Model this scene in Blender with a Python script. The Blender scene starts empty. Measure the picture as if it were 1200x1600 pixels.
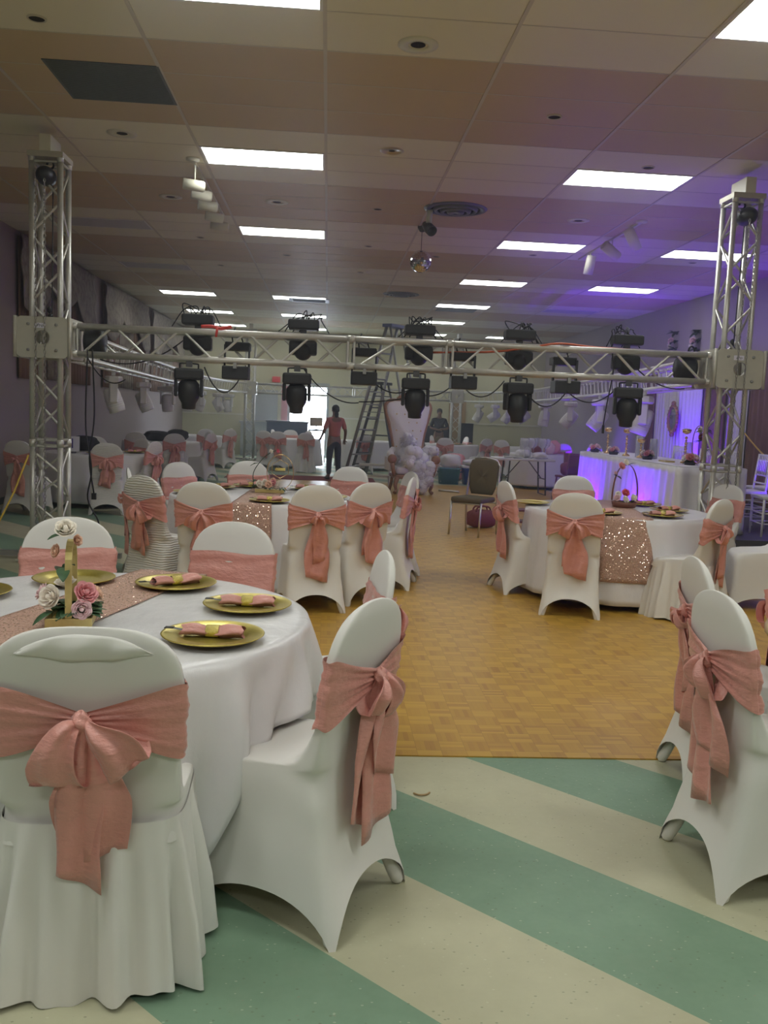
import bpy, math, random
from mathutils import Vector, Matrix
import numpy as np
SC = bpy.context.scene
COL = SC.collection
PI = math.pi
R = math.radians

# ---------------------------------------------------------------- camera, world, exposure
EYE = 1.53
def camera():
    yaw, pitch, roll, f = .0677, .1113, .0411, 1381.7
    cy, sy, cp, sp = math.cos(yaw), math.sin(yaw), math.cos(pitch), math.sin(pitch)
    fwd = Vector((sy*cp, cy*cp, -sp)); r0 = Vector((cy, -sy, 0)); u0 = r0.cross(fwd)
    cr, sr = math.cos(roll), math.sin(roll)
    right = r0*cr + u0*sr; up = u0*cr - r0*sr
    cd = bpy.data.cameras.new('camera'); c = bpy.data.objects.new('camera', cd); COL.objects.link(c)
    cd.sensor_fit = 'VERTICAL'; cd.sensor_height = 36; cd.lens = f/1600*36
    cd.clip_start = .05; cd.clip_end = 200
    m = Matrix((right, up, -fwd)).transposed().to_4x4(); m.translation = Vector((0, 0, EYE))
    c.matrix_world = m; SC.camera = c
camera()
W = bpy.data.worlds.new('daylight'); SC.world = W; W.use_nodes = True
W.node_tree.nodes['Background'].inputs[0].default_value = (.80, .90, 1, 1)
W.node_tree.nodes['Background'].inputs[1].default_value = 16.0
SC.view_settings.view_transform = 'Standard'; SC.view_settings.look = 'None'
SC.view_settings.gamma = 1; SC.view_settings.use_curve_mapping = False
SC.view_settings.exposure = 0.78
SC.cycles.use_denoising = True
SC.cycles.max_bounces = 6; SC.cycles.diffuse_bounces = 4; SC.cycles.glossy_bounces = 3
SC.cycles.transmission_bounces = 4; SC.cycles.transparent_max_bounces = 6; SC.cycles.volume_bounces = 0
SC.cycles.sample_clamp_indirect = 4; SC.cycles.caustics_reflective = False; SC.cycles.caustics_refractive = False
PANEL_STRENGTH = 9.0
HAZE = .012
UPLIGHT_W = 150.0
UV = (.11, .0, 1.0)
CEIL = EYE + 2.4546; GX, GY, TX, TY = -.10, 5.7936, 1.22, .61
XL, XR, YB, YF = -4.65, 7.05, 28.9, -7.0

# ---------------------------------------------------------------- helpers
class NT:
    def __init__(s, name):
        s.m = bpy.data.materials.new(name); s.m.use_nodes = True; s.t = s.m.node_tree
        s.b = s.t.nodes['Principled BSDF']; s.o = s.t.nodes['Material Output']
    def n(s, typ, **k):
        x = s.t.nodes.new(typ)
        for a, v in k.items(): setattr(x, a, v)
        return x
    def l(s, a, b): s.t.links.new(a, b)
    def v(s, a, b, op):
        x = s.n('ShaderNodeMath', operation=op)
        for i, q in enumerate((a, b)):
            if q is None: continue
            if isinstance(q, (int, float)): x.inputs[i].default_value = q
            else: s.l(q, x.inputs[i])
        return x.outputs[0]
    def mix(s, f, a, b, typ='MIX'):
        x = s.n('ShaderNodeMix', data_type='RGBA', blend_type=typ)
        for i, q in ((0, f), (6, a), (7, b)):
            if isinstance(q, (int, float)): x.inputs[i].default_value = q
            elif isinstance(q, tuple): x.inputs[i].default_value = (*q[:3], 1)
            else: s.l(q, x.inputs[i])
        return x.outputs[2]
    def co(s, kind='Object'): return s.n('ShaderNodeTexCoord').outputs[kind]
    def noise(s, scale, detail=3, vec=None, rough=.5):
        x = s.n('ShaderNodeTexNoise'); x.inputs['Scale'].default_value = scale; x.inputs['Detail'].default_value = detail
        x.inputs['Roughness'].default_value = rough
        s.l(vec if vec is not None else s.co(), x.inputs['Vector']); return x.outputs[0]
    def scale(s, vec, sc):
        x = s.n('ShaderNodeMapping'); x.inputs['Scale'].default_value = sc; s.l(vec, x.inputs['Vector']); return x.outputs[0]
    def ramp(s, f, lo, hi):
        x = s.n('ShaderNodeMapRange'); x.inputs[1].default_value = lo; x.inputs[2].default_value = hi
        s.l(f, x.inputs[0]); return x.outputs[0]
    def bump(s, h, strength, dist=.01):
        x = s.n('ShaderNodeBump'); x.inputs['Strength'].default_value = strength; x.inputs['Distance'].default_value = dist
        s.l(h, x.inputs['Height']); s.l(x.outputs[0], s.b.inputs['Normal'])
    def set(s, color=None, rough=None, metal=None, **k):
        for key, q in (('Base Color', color), ('Roughness', rough), ('Metallic', metal)):
            if q is None: continue
            if isinstance(q, tuple): s.b.inputs[key].default_value = (*q[:3], 1)
            elif isinstance(q, (int, float)): s.b.inputs[key].default_value = q
            else: s.l(q, s.b.inputs[key])
        for a, q in k.items(): s.b.inputs[a.replace('_', ' ')].default_value = q
        return s.m

def plain(name, c, rough=.6, metal=0, var=.12, vs=30, bump=0, bs=60, **k):
    t = NT(name); n = t.noise(vs)
    col = t.mix(n, tuple(x*(1-var) for x in c), tuple(min(1, x*(1+var)) for x in c))
    if bump: t.bump(t.noise(bs), bump, .004)
    return t.set(col, rough, metal, **k)
def glow(name, c, st):
    t = NT(name); return t.set(c, .5, 0, Emission_Color=(*c, 1), Emission_Strength=st)

M = {}
M['spandex'] = plain('white_spandex', (.78, .765, .73), .62, var=.03, vs=6, bump=.12, bs=14, Sheen_Weight=.15)
def ruched():
    t = NT('ruched_white'); c = t.co()
    w = t.n('ShaderNodeTexWave', wave_type='BANDS', bands_direction='Z'); w.inputs['Scale'].default_value = 17
    w.inputs['Distortion'].default_value = 5; w.inputs['Detail'].default_value = 2; w.inputs['Detail Scale'].default_value = .8
    t.l(t.scale(c, (.7, .7, 1)), w.inputs['Vector']); t.bump(w.outputs[1], .5, .008)
    return t.set((.74, .72, .68), .6)
M['ruched'] = ruched()
def satin(name, c, rough, ws=9, st=.25, sc=(1, 1, 1), coat=0):
    t = NT(name); n = t.noise(ws, 3, t.scale(t.co(), sc)); n2 = t.noise(400, 1)
    col = t.mix(t.ramp(n, .3, .7), tuple(x*.93 for x in c), c)
    n3 = t.noise(ws*3.5, 4, t.scale(t.co(), (sc[0], sc[1]*.8, sc[2]*1.4)), .6)
    h = t.v(t.v(n, t.v(n3, .28, 'MULTIPLY'), 'ADD'), t.v(n2, .02, 'MULTIPLY'), 'ADD'); t.bump(h, st, .03)
    return t.set(col, rough, 0, Sheen_Weight=.3, Sheen_Roughness=.4, Specular_IOR_Level=.7)
M['sash'] = satin('salmon_satin', (.74, .335, .285), .34, 12, .42, (1, 1, 1.6))
M['satin'] = satin('white_satin', (.80, .79, .81), .27, 5, .42, (1, 1, .40))
M['linen'] = plain('white_tablecloth', (.76, .75, .76), .6, var=.04, vs=5, bump=.1, bs=10)
def sequin():
    t = NT('rose_gold_sequins'); v = t.n('ShaderNodeTexVoronoi'); v.inputs['Scale'].default_value = 200
    t.l(t.co(), v.inputs['Vector'])
    s = t.n('ShaderNodeSeparateColor'); t.l(v.outputs['Color'], s.inputs[0])
    flake = t.v(s.outputs[2], .89, 'GREATER_THAN')
    g = t.n('ShaderNodeNewGeometry'); sub = t.n('ShaderNodeVectorMath', operation='SUBTRACT'); t.l(v.outputs['Color'], sub.inputs[0]); sub.inputs[1].default_value = (.5, .5, .5)
    sc = t.n('ShaderNodeVectorMath', operation='SCALE'); t.l(sub.outputs[0], sc.inputs[0]); t.l(t.ramp(flake, -.5, 1.4), sc.inputs['Scale'])
    ad = t.n('ShaderNodeVectorMath', operation='ADD'); t.l(g.outputs['Normal'], ad.inputs[0]); t.l(sc.outputs[0], ad.inputs[1])
    nm = t.n('ShaderNodeVectorMath', operation='NORMALIZE'); t.l(ad.outputs[0], nm.inputs[0]); t.l(nm.outputs[0], t.b.inputs['Normal'])
    col = t.mix(s.outputs[0], (.40, .235, .175), (.56, .36, .28)); col = t.mix(flake, col, (.85, .70, .58))
    return t.set(col, t.v(.62, t.v(flake, .5, 'MULTIPLY'), 'SUBTRACT'), t.v(flake, .85, 'MULTIPLY'))
M['sequin'] = sequin()
M['gold'] = plain('gold_charger', (.56, .46, .11), .30, .75, var=.18, vs=90)
M['goldmetal'] = plain('polished_gold', (.82, .60, .28), .22, 1, var=.05)
M['goldwood'] = plain('gold_painted_wood', (.62, .50, .20), .4, .45, var=.15, vs=60)
M['glitter'] = plain('gold_glitter', (.75, .60, .2), .25, .8, var=.4, vs=700, bump=.6, bs=700)
M['alu'] = plain('aluminium_truss', (.62, .61, .56), .36, .5, var=.12, vs=25)
M['alud'] = plain('grey_aluminium', (.34, .34, .33), .45, .6, var=.1)
M['plate'] = plain('pale_cast_plate', (.52, .50, .42), .5, .25, var=.06)
M['chain'] = plain('steel_chain', (.36, .35, .32), .4, .8)
M['black'] = plain('black_plastic', (.022, .023, .026), .45, var=.2)
M['blackc'] = plain('black_cloth', (.03, .03, .034), .8, var=.2)
M['rubber'] = plain('black_cable_rubber', (.015, .015, .016), .5)
M['dgrey'] = plain('dark_grey_metal', (.09, .09, .095), .45, .3)
M['whitep'] = plain('white_plastic_housing', (.66, .65, .62), .4, var=.05)
M['cream'] = plain('cream_enamel', (.68, .66, .54), .4, var=.04)
M['white'] = plain('white_paint', (.78, .77, .75), .5, var=.03)
M['lens'] = NT('dark_lens').set((.02, .02, .03), .08, 0)
M['leaf'] = plain('green_leaf', (.055, .12, .055), .5, var=.4, vs=40)
M['leafd'] = plain('dark_leaf', (.03, .06, .035), .5, var=.4, vs=40)
M['rosep'] = plain('pink_petals', (.80, .36, .38), .6, var=.15, vs=50)
M['rosew'] = plain('cream_petals', (.93, .86, .76), .6, var=.08, vs=50)
M['roseh'] = plain('hot_pink_petals', (.78, .16, .22), .6, var=.12, vs=50)
M['rosepe'] = plain('peach_petals', (.84, .55, .40), .6, var=.1, vs=50)
M['pinkf'] = plain('pale_pink_petals', (.82, .58, .60), .6, var=.1, vs=50)
M['olive'] = plain('olive_brown_upholstery', (.125, .10, .055), .75, var=.15, vs=200)
M['chrome'] = plain('silver_frame', (.62, .60, .56), .3, .9)
M['drape'] = plain('brown_drape', (.22, .13, .085), .8, var=.2, vs=4)
def valance():
    t = NT('patterned_valance'); n = t.noise(9, 4); c = t.mix(t.ramp(n, .42, .62), (.30, .26, .205), (.19, .15, .12))
    return t.set(c, .8)
M['valance'] = valance()
M['sheer'] = plain('white_sheer', (.8, .78, .8), .7, var=.03)
M['skin'] = plain('brown_skin', (.22, .12, .08), .55, var=.05)
M['hair'] = plain('black_hair', (.012, .011, .012), .6)
M['coral'] = plain('coral_shirt', (.52, .16, .15), .8, var=.1)
M['denim'] = plain('dark_denim', (.035, .045, .075), .8, var=.15)
M['khaki'] = plain('khaki_cloth', (.35, .27, .18), .8)
M['wood'] = plain('gold_carved_wood', (.36, .19, .11), .4, .2, var=.3, vs=30)
M['tuft'] = plain('white_leather', (.80, .76, .78), .45, var=.04)
M['tulle'] = plain('white_tulle', (.90, .88, .94), .9, var=.04, bump=.5, bs=60, Subsurface_Weight=.5, Subsurface_Radius=(.1, .1, .1), Subsurface_Scale=.6)
M['teal'] = plain('teal_plastic', (.06, .20, .26), .45, var=.05)
M['blue'] = plain('blue_plastic', (.012, .06, .36), .4, var=.05)
M['redwood'] = plain('red_brown_wood', (.20, .075, .05), .45, var=.2)
M['redcase'] = plain('dark_red_fabric', (.22, .05, .05), .7)
M['orange'] = plain('orange_cable', (.62, .13, .05), .5)
M['redtape'] = plain('red_ribbon', (.72, .06, .05), .5)
M['yellow'] = plain('yellow_rope', (.62, .42, .06), .6)
M['paper'] = plain('white_paper', (.82, .8, .9), .7, var=.02)
M['ink'] = plain('ink', (.03, .03, .05), .6)
M['navy'] = plain('navy_ink', (.06, .03, .30), .6)
M['glass'] = NT('clear_glass').set((.82, .85, .90), .06, 0, Alpha=.30)
M['mirror'] = NT('mirror_glass').set((.8, .8, .82), .04, 1)
M['grille'] = plain('grey_grille', (.13, .145, .15), .7, var=.1)
M['ventm'] = plain('grey_vent_metal', (.15, .17, .20), .45, .3)
M['dark'] = plain('dark_recess', (.02, .02, .02), .8)
M['troffer'] = plain('unlit_diffuser', (.50, .49, .50), .5, var=.03)
M['panel'] = glow('lit_diffuser', (.97, 1.0, .955), PANEL_STRENGTH)
M['panelf'] = glow('lit_diffuser_far_dimmed', (.97, 1.0, .955), PANEL_STRENGTH*.5)  # same fitting at weaker glow, dimmed only to darken the far hall
M['uv'] = glow('violet_led', (.20, .04, 1.0), 12)
M['led'] = glow('small_status_led', (1, .45, .2), 6)
M['tanwood'] = plain('tan_door', (.40, .27, .13), .5, var=.1)
M['gridm'] = plain('ceiling_grid_metal', (.60, .55, .45), .5, var=.03)
M['greyw'] = plain('grey_partition', (.40, .42, .42), .6, var=.05)
M['redmat'] = plain('dark_red_carpet', (.20, .035, .04), .95, var=.3, vs=20)

def node_floor():
    t = NT('striped_vinyl_tile'); c = t.co(); s = t.n('ShaderNodeSeparateXYZ'); t.l(c, s.inputs[0])
    a = t.v(t.v(s.outputs[0], s.outputs[1], 'ADD'), .70711, 'MULTIPLY')
    fr = t.v(t.v(t.v(a, 2.19, 'SUBTRACT'), .98, 'DIVIDE'), None, 'FRACT')
    gr = t.v(fr, .5, 'LESS_THAN')
    n1 = t.noise(5, 6, rough=.65); n2 = t.noise(45, 3)
    green = t.mix(n1, (.17, .275, .185), (.245, .37, .26)); beige = t.mix(n1, (.42, .41, .275), (.56, .55, .385))
    col = t.mix(gr, beige, green)
    v = t.n('ShaderNodeTexVoronoi'); v.inputs['Scale'].default_value = 42; t.l(t.scale(c, (1, 1.6, 1)), v.inputs['Vector'])
    sp = t.v(v.outputs['Distance'], .17, 'LESS_THAN')
    sc = t.n('ShaderNodeSeparateColor'); t.l(v.outputs['Color'], sc.inputs[0])
    light = t.v(sp, t.v(sc.outputs[0], .76, 'GREATER_THAN'), 'MULTIPLY'); dk = t.v(sp, t.v(sc.outputs[1], .78, 'GREATER_THAN'), 'MULTIPLY')
    col = t.mix(t.v(light, .4, 'MULTIPLY'), col, (.62, .64, .5)); col = t.mix(t.v(dk, .5, 'MULTIPLY'), col, (.14, .16, .1))
    sm = t.ramp(t.noise(1.7, 5, rough=.7), .55, .8); col = t.mix(t.v(sm, .25, 'MULTIPLY'), col, (.30, .30, .22))
    return t.set(col, t.ramp(n2, -1.2, 2.4), 0, Specular_IOR_Level=.35)
def node_parquet():
    t = NT('parquet_blocks'); c = t.co(); s = t.n('ShaderNodeSeparateXYZ'); t.l(c, s.inputs[0]); B = .114
    u = t.v(s.outputs[0], B, 'DIVIDE'); w = t.v(s.outputs[1], B, 'DIVIDE')
    i = t.v(u, None, 'FLOOR'); j = t.v(w, None, 'FLOOR'); fu = t.v(u, None, 'FRACT'); fw = t.v(w, None, 'FRACT')
    par = t.v(t.v(t.v(t.v(i, j, 'ADD'), .5, 'MULTIPLY'), None, 'FRACT'), .25, 'GREATER_THAN')
    f = t.n('ShaderNodeMix', data_type='FLOAT'); t.l(par, f.inputs[0]); t.l(fu, f.inputs[2]); t.l(fw, f.inputs[3])
    k = t.v(t.v(f.outputs[0], 5, 'MULTIPLY'), None, 'FLOOR')
    cb = t.n('ShaderNodeCombineXYZ'); t.l(i, cb.inputs[0]); t.l(j, cb.inputs[1]); t.l(k, cb.inputs[2])
    wn = t.n('ShaderNodeTexWhiteNoise', noise_dimensions='3D'); t.l(cb.outputs[0], wn.inputs[0])
    cb2 = t.n('ShaderNodeCombineXYZ'); t.l(i, cb2.inputs[0]); t.l(j, cb2.inputs[1])
    wn2 = t.n('ShaderNodeTexWhiteNoise', noise_dimensions='3D'); t.l(cb2.outputs[0], wn2.inputs[0])
    base = t.mix(par, (.50, .285, .040), (.60, .36, .055))
    col = t.mix(t.v(t.v(wn.outputs[0], 2.2, 'POWER'), .75, 'MULTIPLY'), base, (.36, .17, .035))
    col = t.mix(t.v(wn2.outputs[0], .40, 'MULTIPLY'), col, (.62, .37, .06))
    fk = t.v(t.v(f.outputs[0], 5, 'MULTIPLY'), None, 'FRACT')
    line = t.v(fk, .07, 'LESS_THAN'); e1 = t.v(fu, .02, 'LESS_THAN'); e2 = t.v(fw, .02, 'LESS_THAN')
    ln = t.v(t.v(t.v(line, .35, 'MULTIPLY'), e1, 'MAXIMUM'), e2, 'MAXIMUM')
    col = t.mix(t.v(ln, .35, 'MULTIPLY'), col, (.14, .07, .02))
    col = t.mix(t.v(t.noise(1.2, 4), .22, 'MULTIPLY'), col, (.30, .17, .06))
    return t.set(col, .36, 0, Specular_IOR_Level=.35)
def node_ceiling():
    t = NT('ceiling_tiles'); c = t.co(); s = t.n('ShaderNodeSeparateXYZ'); t.l(c, s.inputs[0])
    p = t.v(t.v(s.outputs[1], GY, 'SUBTRACT'), TY, 'DIVIDE')
    q = t.v(t.v(t.v(p, 6, 'DIVIDE'), None, 'FRACT'), 6, 'MULTIPLY')
    tan = t.v(t.v(q, 1, 'GREATER_THAN'), t.v(q, 4, 'LESS_THAN'), 'MULTIPLY')
    cx = t.v(t.v(t.v(s.outputs[0], GX, 'SUBTRACT'), TX, 'DIVIDE'), None, 'FLOOR'); cyy = t.v(p, None, 'FLOOR')
    cb = t.n('ShaderNodeCombineXYZ'); t.l(cx, cb.inputs[0]); t.l(cyy, cb.inputs[1])
    wn = t.n('ShaderNodeTexWhiteNoise', noise_dimensions='3D'); t.l(cb.outputs[0], wn.inputs[0])
    col = t.mix(tan, (.80, .755, .595), (.58, .452, .285))
    col = t.mix(t.v(wn.outputs[0], .12, 'MULTIPLY'), col, (.48, .40, .30))
    t.bump(t.noise(2.2, 2), .12, .04)
    return t.set(col, .5, 0, Specular_IOR_Level=.35)

class MB:
    def __init__(s): s.v = []; s.f = []; s.sm = []
    def add(s, vs, fs, smooth=True):
        b = len(s.v); s.v += [tuple(p) for p in vs]; s.f += [tuple(b+i for i in f) for f in fs]; s.sm += [smooth]*len(fs); return s
    def box(s, x0, y0, z0, x1, y1, z1, m=None):
        vs = [Vector((x, y, z)) for x in (x0, x1) for y in (y0, y1) for z in (z0, z1)]
        if m is not None: vs = [m @ p for p in vs]
        return s.add(vs, [(0, 1, 3, 2), (4, 6, 7, 5), (0, 4, 5, 1), (2, 3, 7, 6), (0, 2, 6, 4), (1, 5, 7, 3)], False)
    def cbox(s, c, d, rz=0, m=None):
        q = Matrix.Translation(c) @ Matrix.Rotation(rz, 4, 'Z')
        if m is not None: q = m @ q
        return s.box(-d[0]/2, -d[1]/2, -d[2]/2, d[0]/2, d[1]/2, d[2]/2, q)
    def grid(s, P, closeu=False, closev=False, smooth=True):
        nu, nv = len(P), len(P[0]); vs = [p for row in P for p in row]; fs = []
        for i in range(nu if closeu else nu-1):
            for j in range(nv if closev else nv-1):
                a = i*nv+j; b = i*nv+(j+1) % nv; c = ((i+1) % nu)*nv+(j+1) % nv; d = ((i+1) % nu)*nv+j
                fs.append((a, b, c, d))
        return s.add(vs, fs, smooth)
    def tube(s, pts, r, n=8, cap=True, closed=False):
        pts = [Vector(p) for p in pts]; rings = []; N = len(pts); up = None
        for i, p in enumerate(pts):
            if closed: d = pts[(i+1) % N]-pts[i-1]
            else: d = pts[min(i+1, N-1)]-pts[max(i-1, 0)]
            if d.length < 1e-9: d = Vector((0, 0, 1))
            d.normalize()
            if up is None: up = d.orthogonal().normalized()
            up = up - d*up.dot(d)
            if up.length < 1e-6: up = d.orthogonal()
            up.normalize(); w = d.cross(up); rr = r[i] if isinstance(r, (list, tuple)) else r
            rings.append([p+(up*math.cos(2*PI*k/n)+w*math.sin(2*PI*k/n))*rr for k in range(n)])
        b = len(s.v); s.grid(rings, closeu=closed, closev=True)
        if cap and not closed:
            s.f += [tuple(b+k for k in range(n))[::-1], tuple(b+(N-1)*n+k for k in range(n))]; s.sm += [False, False]
        return s
    def lathe(s, prof, n=24, m=None, cap=False):
        rings = [[Vector((r*math.cos(2*PI*k/n), r*math.sin(2*PI*k/n), z)) for k in range(n)] for r, z in prof]
        if m is not None: rings = [[m @ p for p in q] for q in rings]
        b = len(s.v); s.grid(rings, closev=True)
        if cap: s.f += [tuple(b+k for k in range(n))[::-1], tuple(b+(len(prof)-1)*n+k for k in range(n))]; s.sm += [False, False]
        return s
    def ball(s, c, r, n=12, sc=(1, 1, 1), m=None):
        P = [(math.sin(PI*i/(n//2+1)), -math.cos(PI*i/(n//2+1))) for i in range(n//2+2)]
        mm = Matrix.Translation(c) @ (m or Matrix()) @ Matrix.Diagonal((r*sc[0], r*sc[1], r*sc[2], 1))
        return s.lathe([(max(a, 1e-3), b) for a, b in P], n, mm)
    def build(s, name, mat, parent=None, loc=(0, 0, 0), rz=0, bevel=0, solid=0):
        me = bpy.data.meshes.new(name); me.from_pydata(s.v, [], s.f); me.materials.append(mat)
        me.polygons.foreach_set('use_smooth', s.sm); me.update()
        o = bpy.data.objects.new(name, me); COL.objects.link(o); o.location = loc; o.rotation_euler.z = rz
        if parent: o.parent = parent
        if solid:
            q = o.modifiers.new('thickness', 'SOLIDIFY'); q.thickness = solid; q.offset = 0
        if bevel:
            q = o.modifiers.new('bevel', 'BEVEL'); q.width = bevel; q.segments = 2; q.limit_method = 'ANGLE'; q.angle_limit = .7
        return o
def tag(o, label, cat, group=None):
    o['label'] = label; o['category'] = cat
    if group: o['group'] = group
    return o
def thing(name, label, cat, loc=(0, 0, 0), rz=0, group=None):
    o = bpy.data.objects.new(name, None); COL.objects.link(o); o.location = loc; o.rotation_euler.z = rz
    o.empty_display_size = .1
    return tag(o, label, cat, group)
def struct(o): o['kind'] = 'structure'; return o
def kids(o): return [c for c in list(bpy.data.objects) if c.parent == o]
def tree(o): return (o, [tree(c) for c in kids(o)])
def dup(tr, loc, rz=0, label=None, group=None, parent=None, scale=None):
    c = tr[0].copy(); COL.objects.link(c)
    if parent is not None: c.parent = parent
    else:
        c.location = loc; c.rotation_euler.z = rz
        if scale: c.scale = scale
    if label: c['label'] = label
    if group: c['group'] = group
    for k in tr[1]: dup(k, None, parent=c)
    return c
def lerp(a, b, t): return a+(b-a)*t
def sag(a, b, d, n=10):
    a, b = Vector(a), Vector(b); return [a.lerp(b, i/n)-Vector((0, 0, 4*d*(i/n)*(1-i/n))) for i in range(n+1)]
def spline(pts, n=6):
    P = [Vector(p) for p in pts]; P = [P[0]*2-P[1]]+P+[P[-1]*2-P[-2]]; out = []
    for i in range(1, len(P)-2):
        for k in range(n):
            t = k/n; a, b, c, d = P[i-1:i+3]
            out.append(.5*((2*b)+(c-a)*t+(2*a-5*b+4*c-d)*t*t+(3*b-a-3*c+d)*t**3))
    out.append(P[-2]); return out

# ---------------------------------------------------------------- room shell
def shell():
    struct(MB().box(XL-.2, YF-.2, -.2, XR+.2, YB+.2, 0).build('floor', node_floor()))
    tag(MB().box(-1.72, 3.815, 0, 4.75, 19.3, .006).build('dance_floor', node_parquet()), 'honey-coloured parquet dance floor laid over the striped tile', 'dance floor')
    struct(MB().box(XL-.2, YF-.2, CEIL, XR+.2, YB+.2, CEIL+.1).build('ceiling', node_ceiling()))
    wl = plain('mauve_wall_paint', (.30, .245, .24), .75, var=.05, vs=3)
    wr = plain('pale_wall_paint', (.42, .37, .37), .75, var=.05, vs=3)
    wb = plain('cream_yellow_wall_paint', (.58, .55, .37), .75, var=.04, vs=3)
    struct(MB().box(XL-.15, YF, 0, XL, YB, CEIL).build('wall_left', wl))
    struct(MB().box(XR, YF, 0, XR+.15, YB, CEIL).build('wall_right', wr))
    struct(MB().box(XL, YF-.15, 0, XR, YF, CEIL).build('wall_front', wl))
    D0, D1, DH = -1.22, -.05, 2.32
    b = MB().box(XL, YB, 0, D0, YB+.15, CEIL).box(D1, YB, 0, XR, YB+.15, CEIL).box(D0, YB, DH, D1, YB+.15, CEIL)
    struct(b.build('wall_back', wb))
    f = MB().box(D0-.08, YB-.02, 0, D0, YB+.17, DH+.08).box(D1, YB-.02, 0, D1+.08, YB+.17, DH+.08).box(D0, YB-.02, DH, D1, YB+.17, DH+.08)
    struct(f.build('door_1', M['greyw']))
    tr = MB().box(D1+.1, YB-.02, 1.28, XR, YB, 1.33).box(XL, YB-.02, 1.28, -2.6, YB, 1.33)
    struct(tr.build('trim_1', M['cream']))
    struct(MB().box(XL, YF, 0, XL+.015, YB, .1).build('baseboard_left', M['dgrey']))
    struct(MB().box(XR-.015, YF, 0, XR, YB, .1).build('baseboard_right', M['dgrey']))
    # outside ground beyond the door
    struct(MB().box(-8, YB+.2, -.1, 8, YB+20, 0).build('ground', M['paper']))
    g = MB()
    for k in range(-4, 7):
        x = GX+k*TX
        if XL < x < XR: g.box(x-.013, YF, CEIL-.006, x+.013, YB, CEIL+.001)
    for j in range(-16, 39):
        y = GY+j*TY
        if YF < y < YB: g.box(XL, y-.006, CEIL-.002, XR, y+.006, CEIL+.001)
    struct(g.build('trim_2', M['gridm']))
shell()

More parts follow.
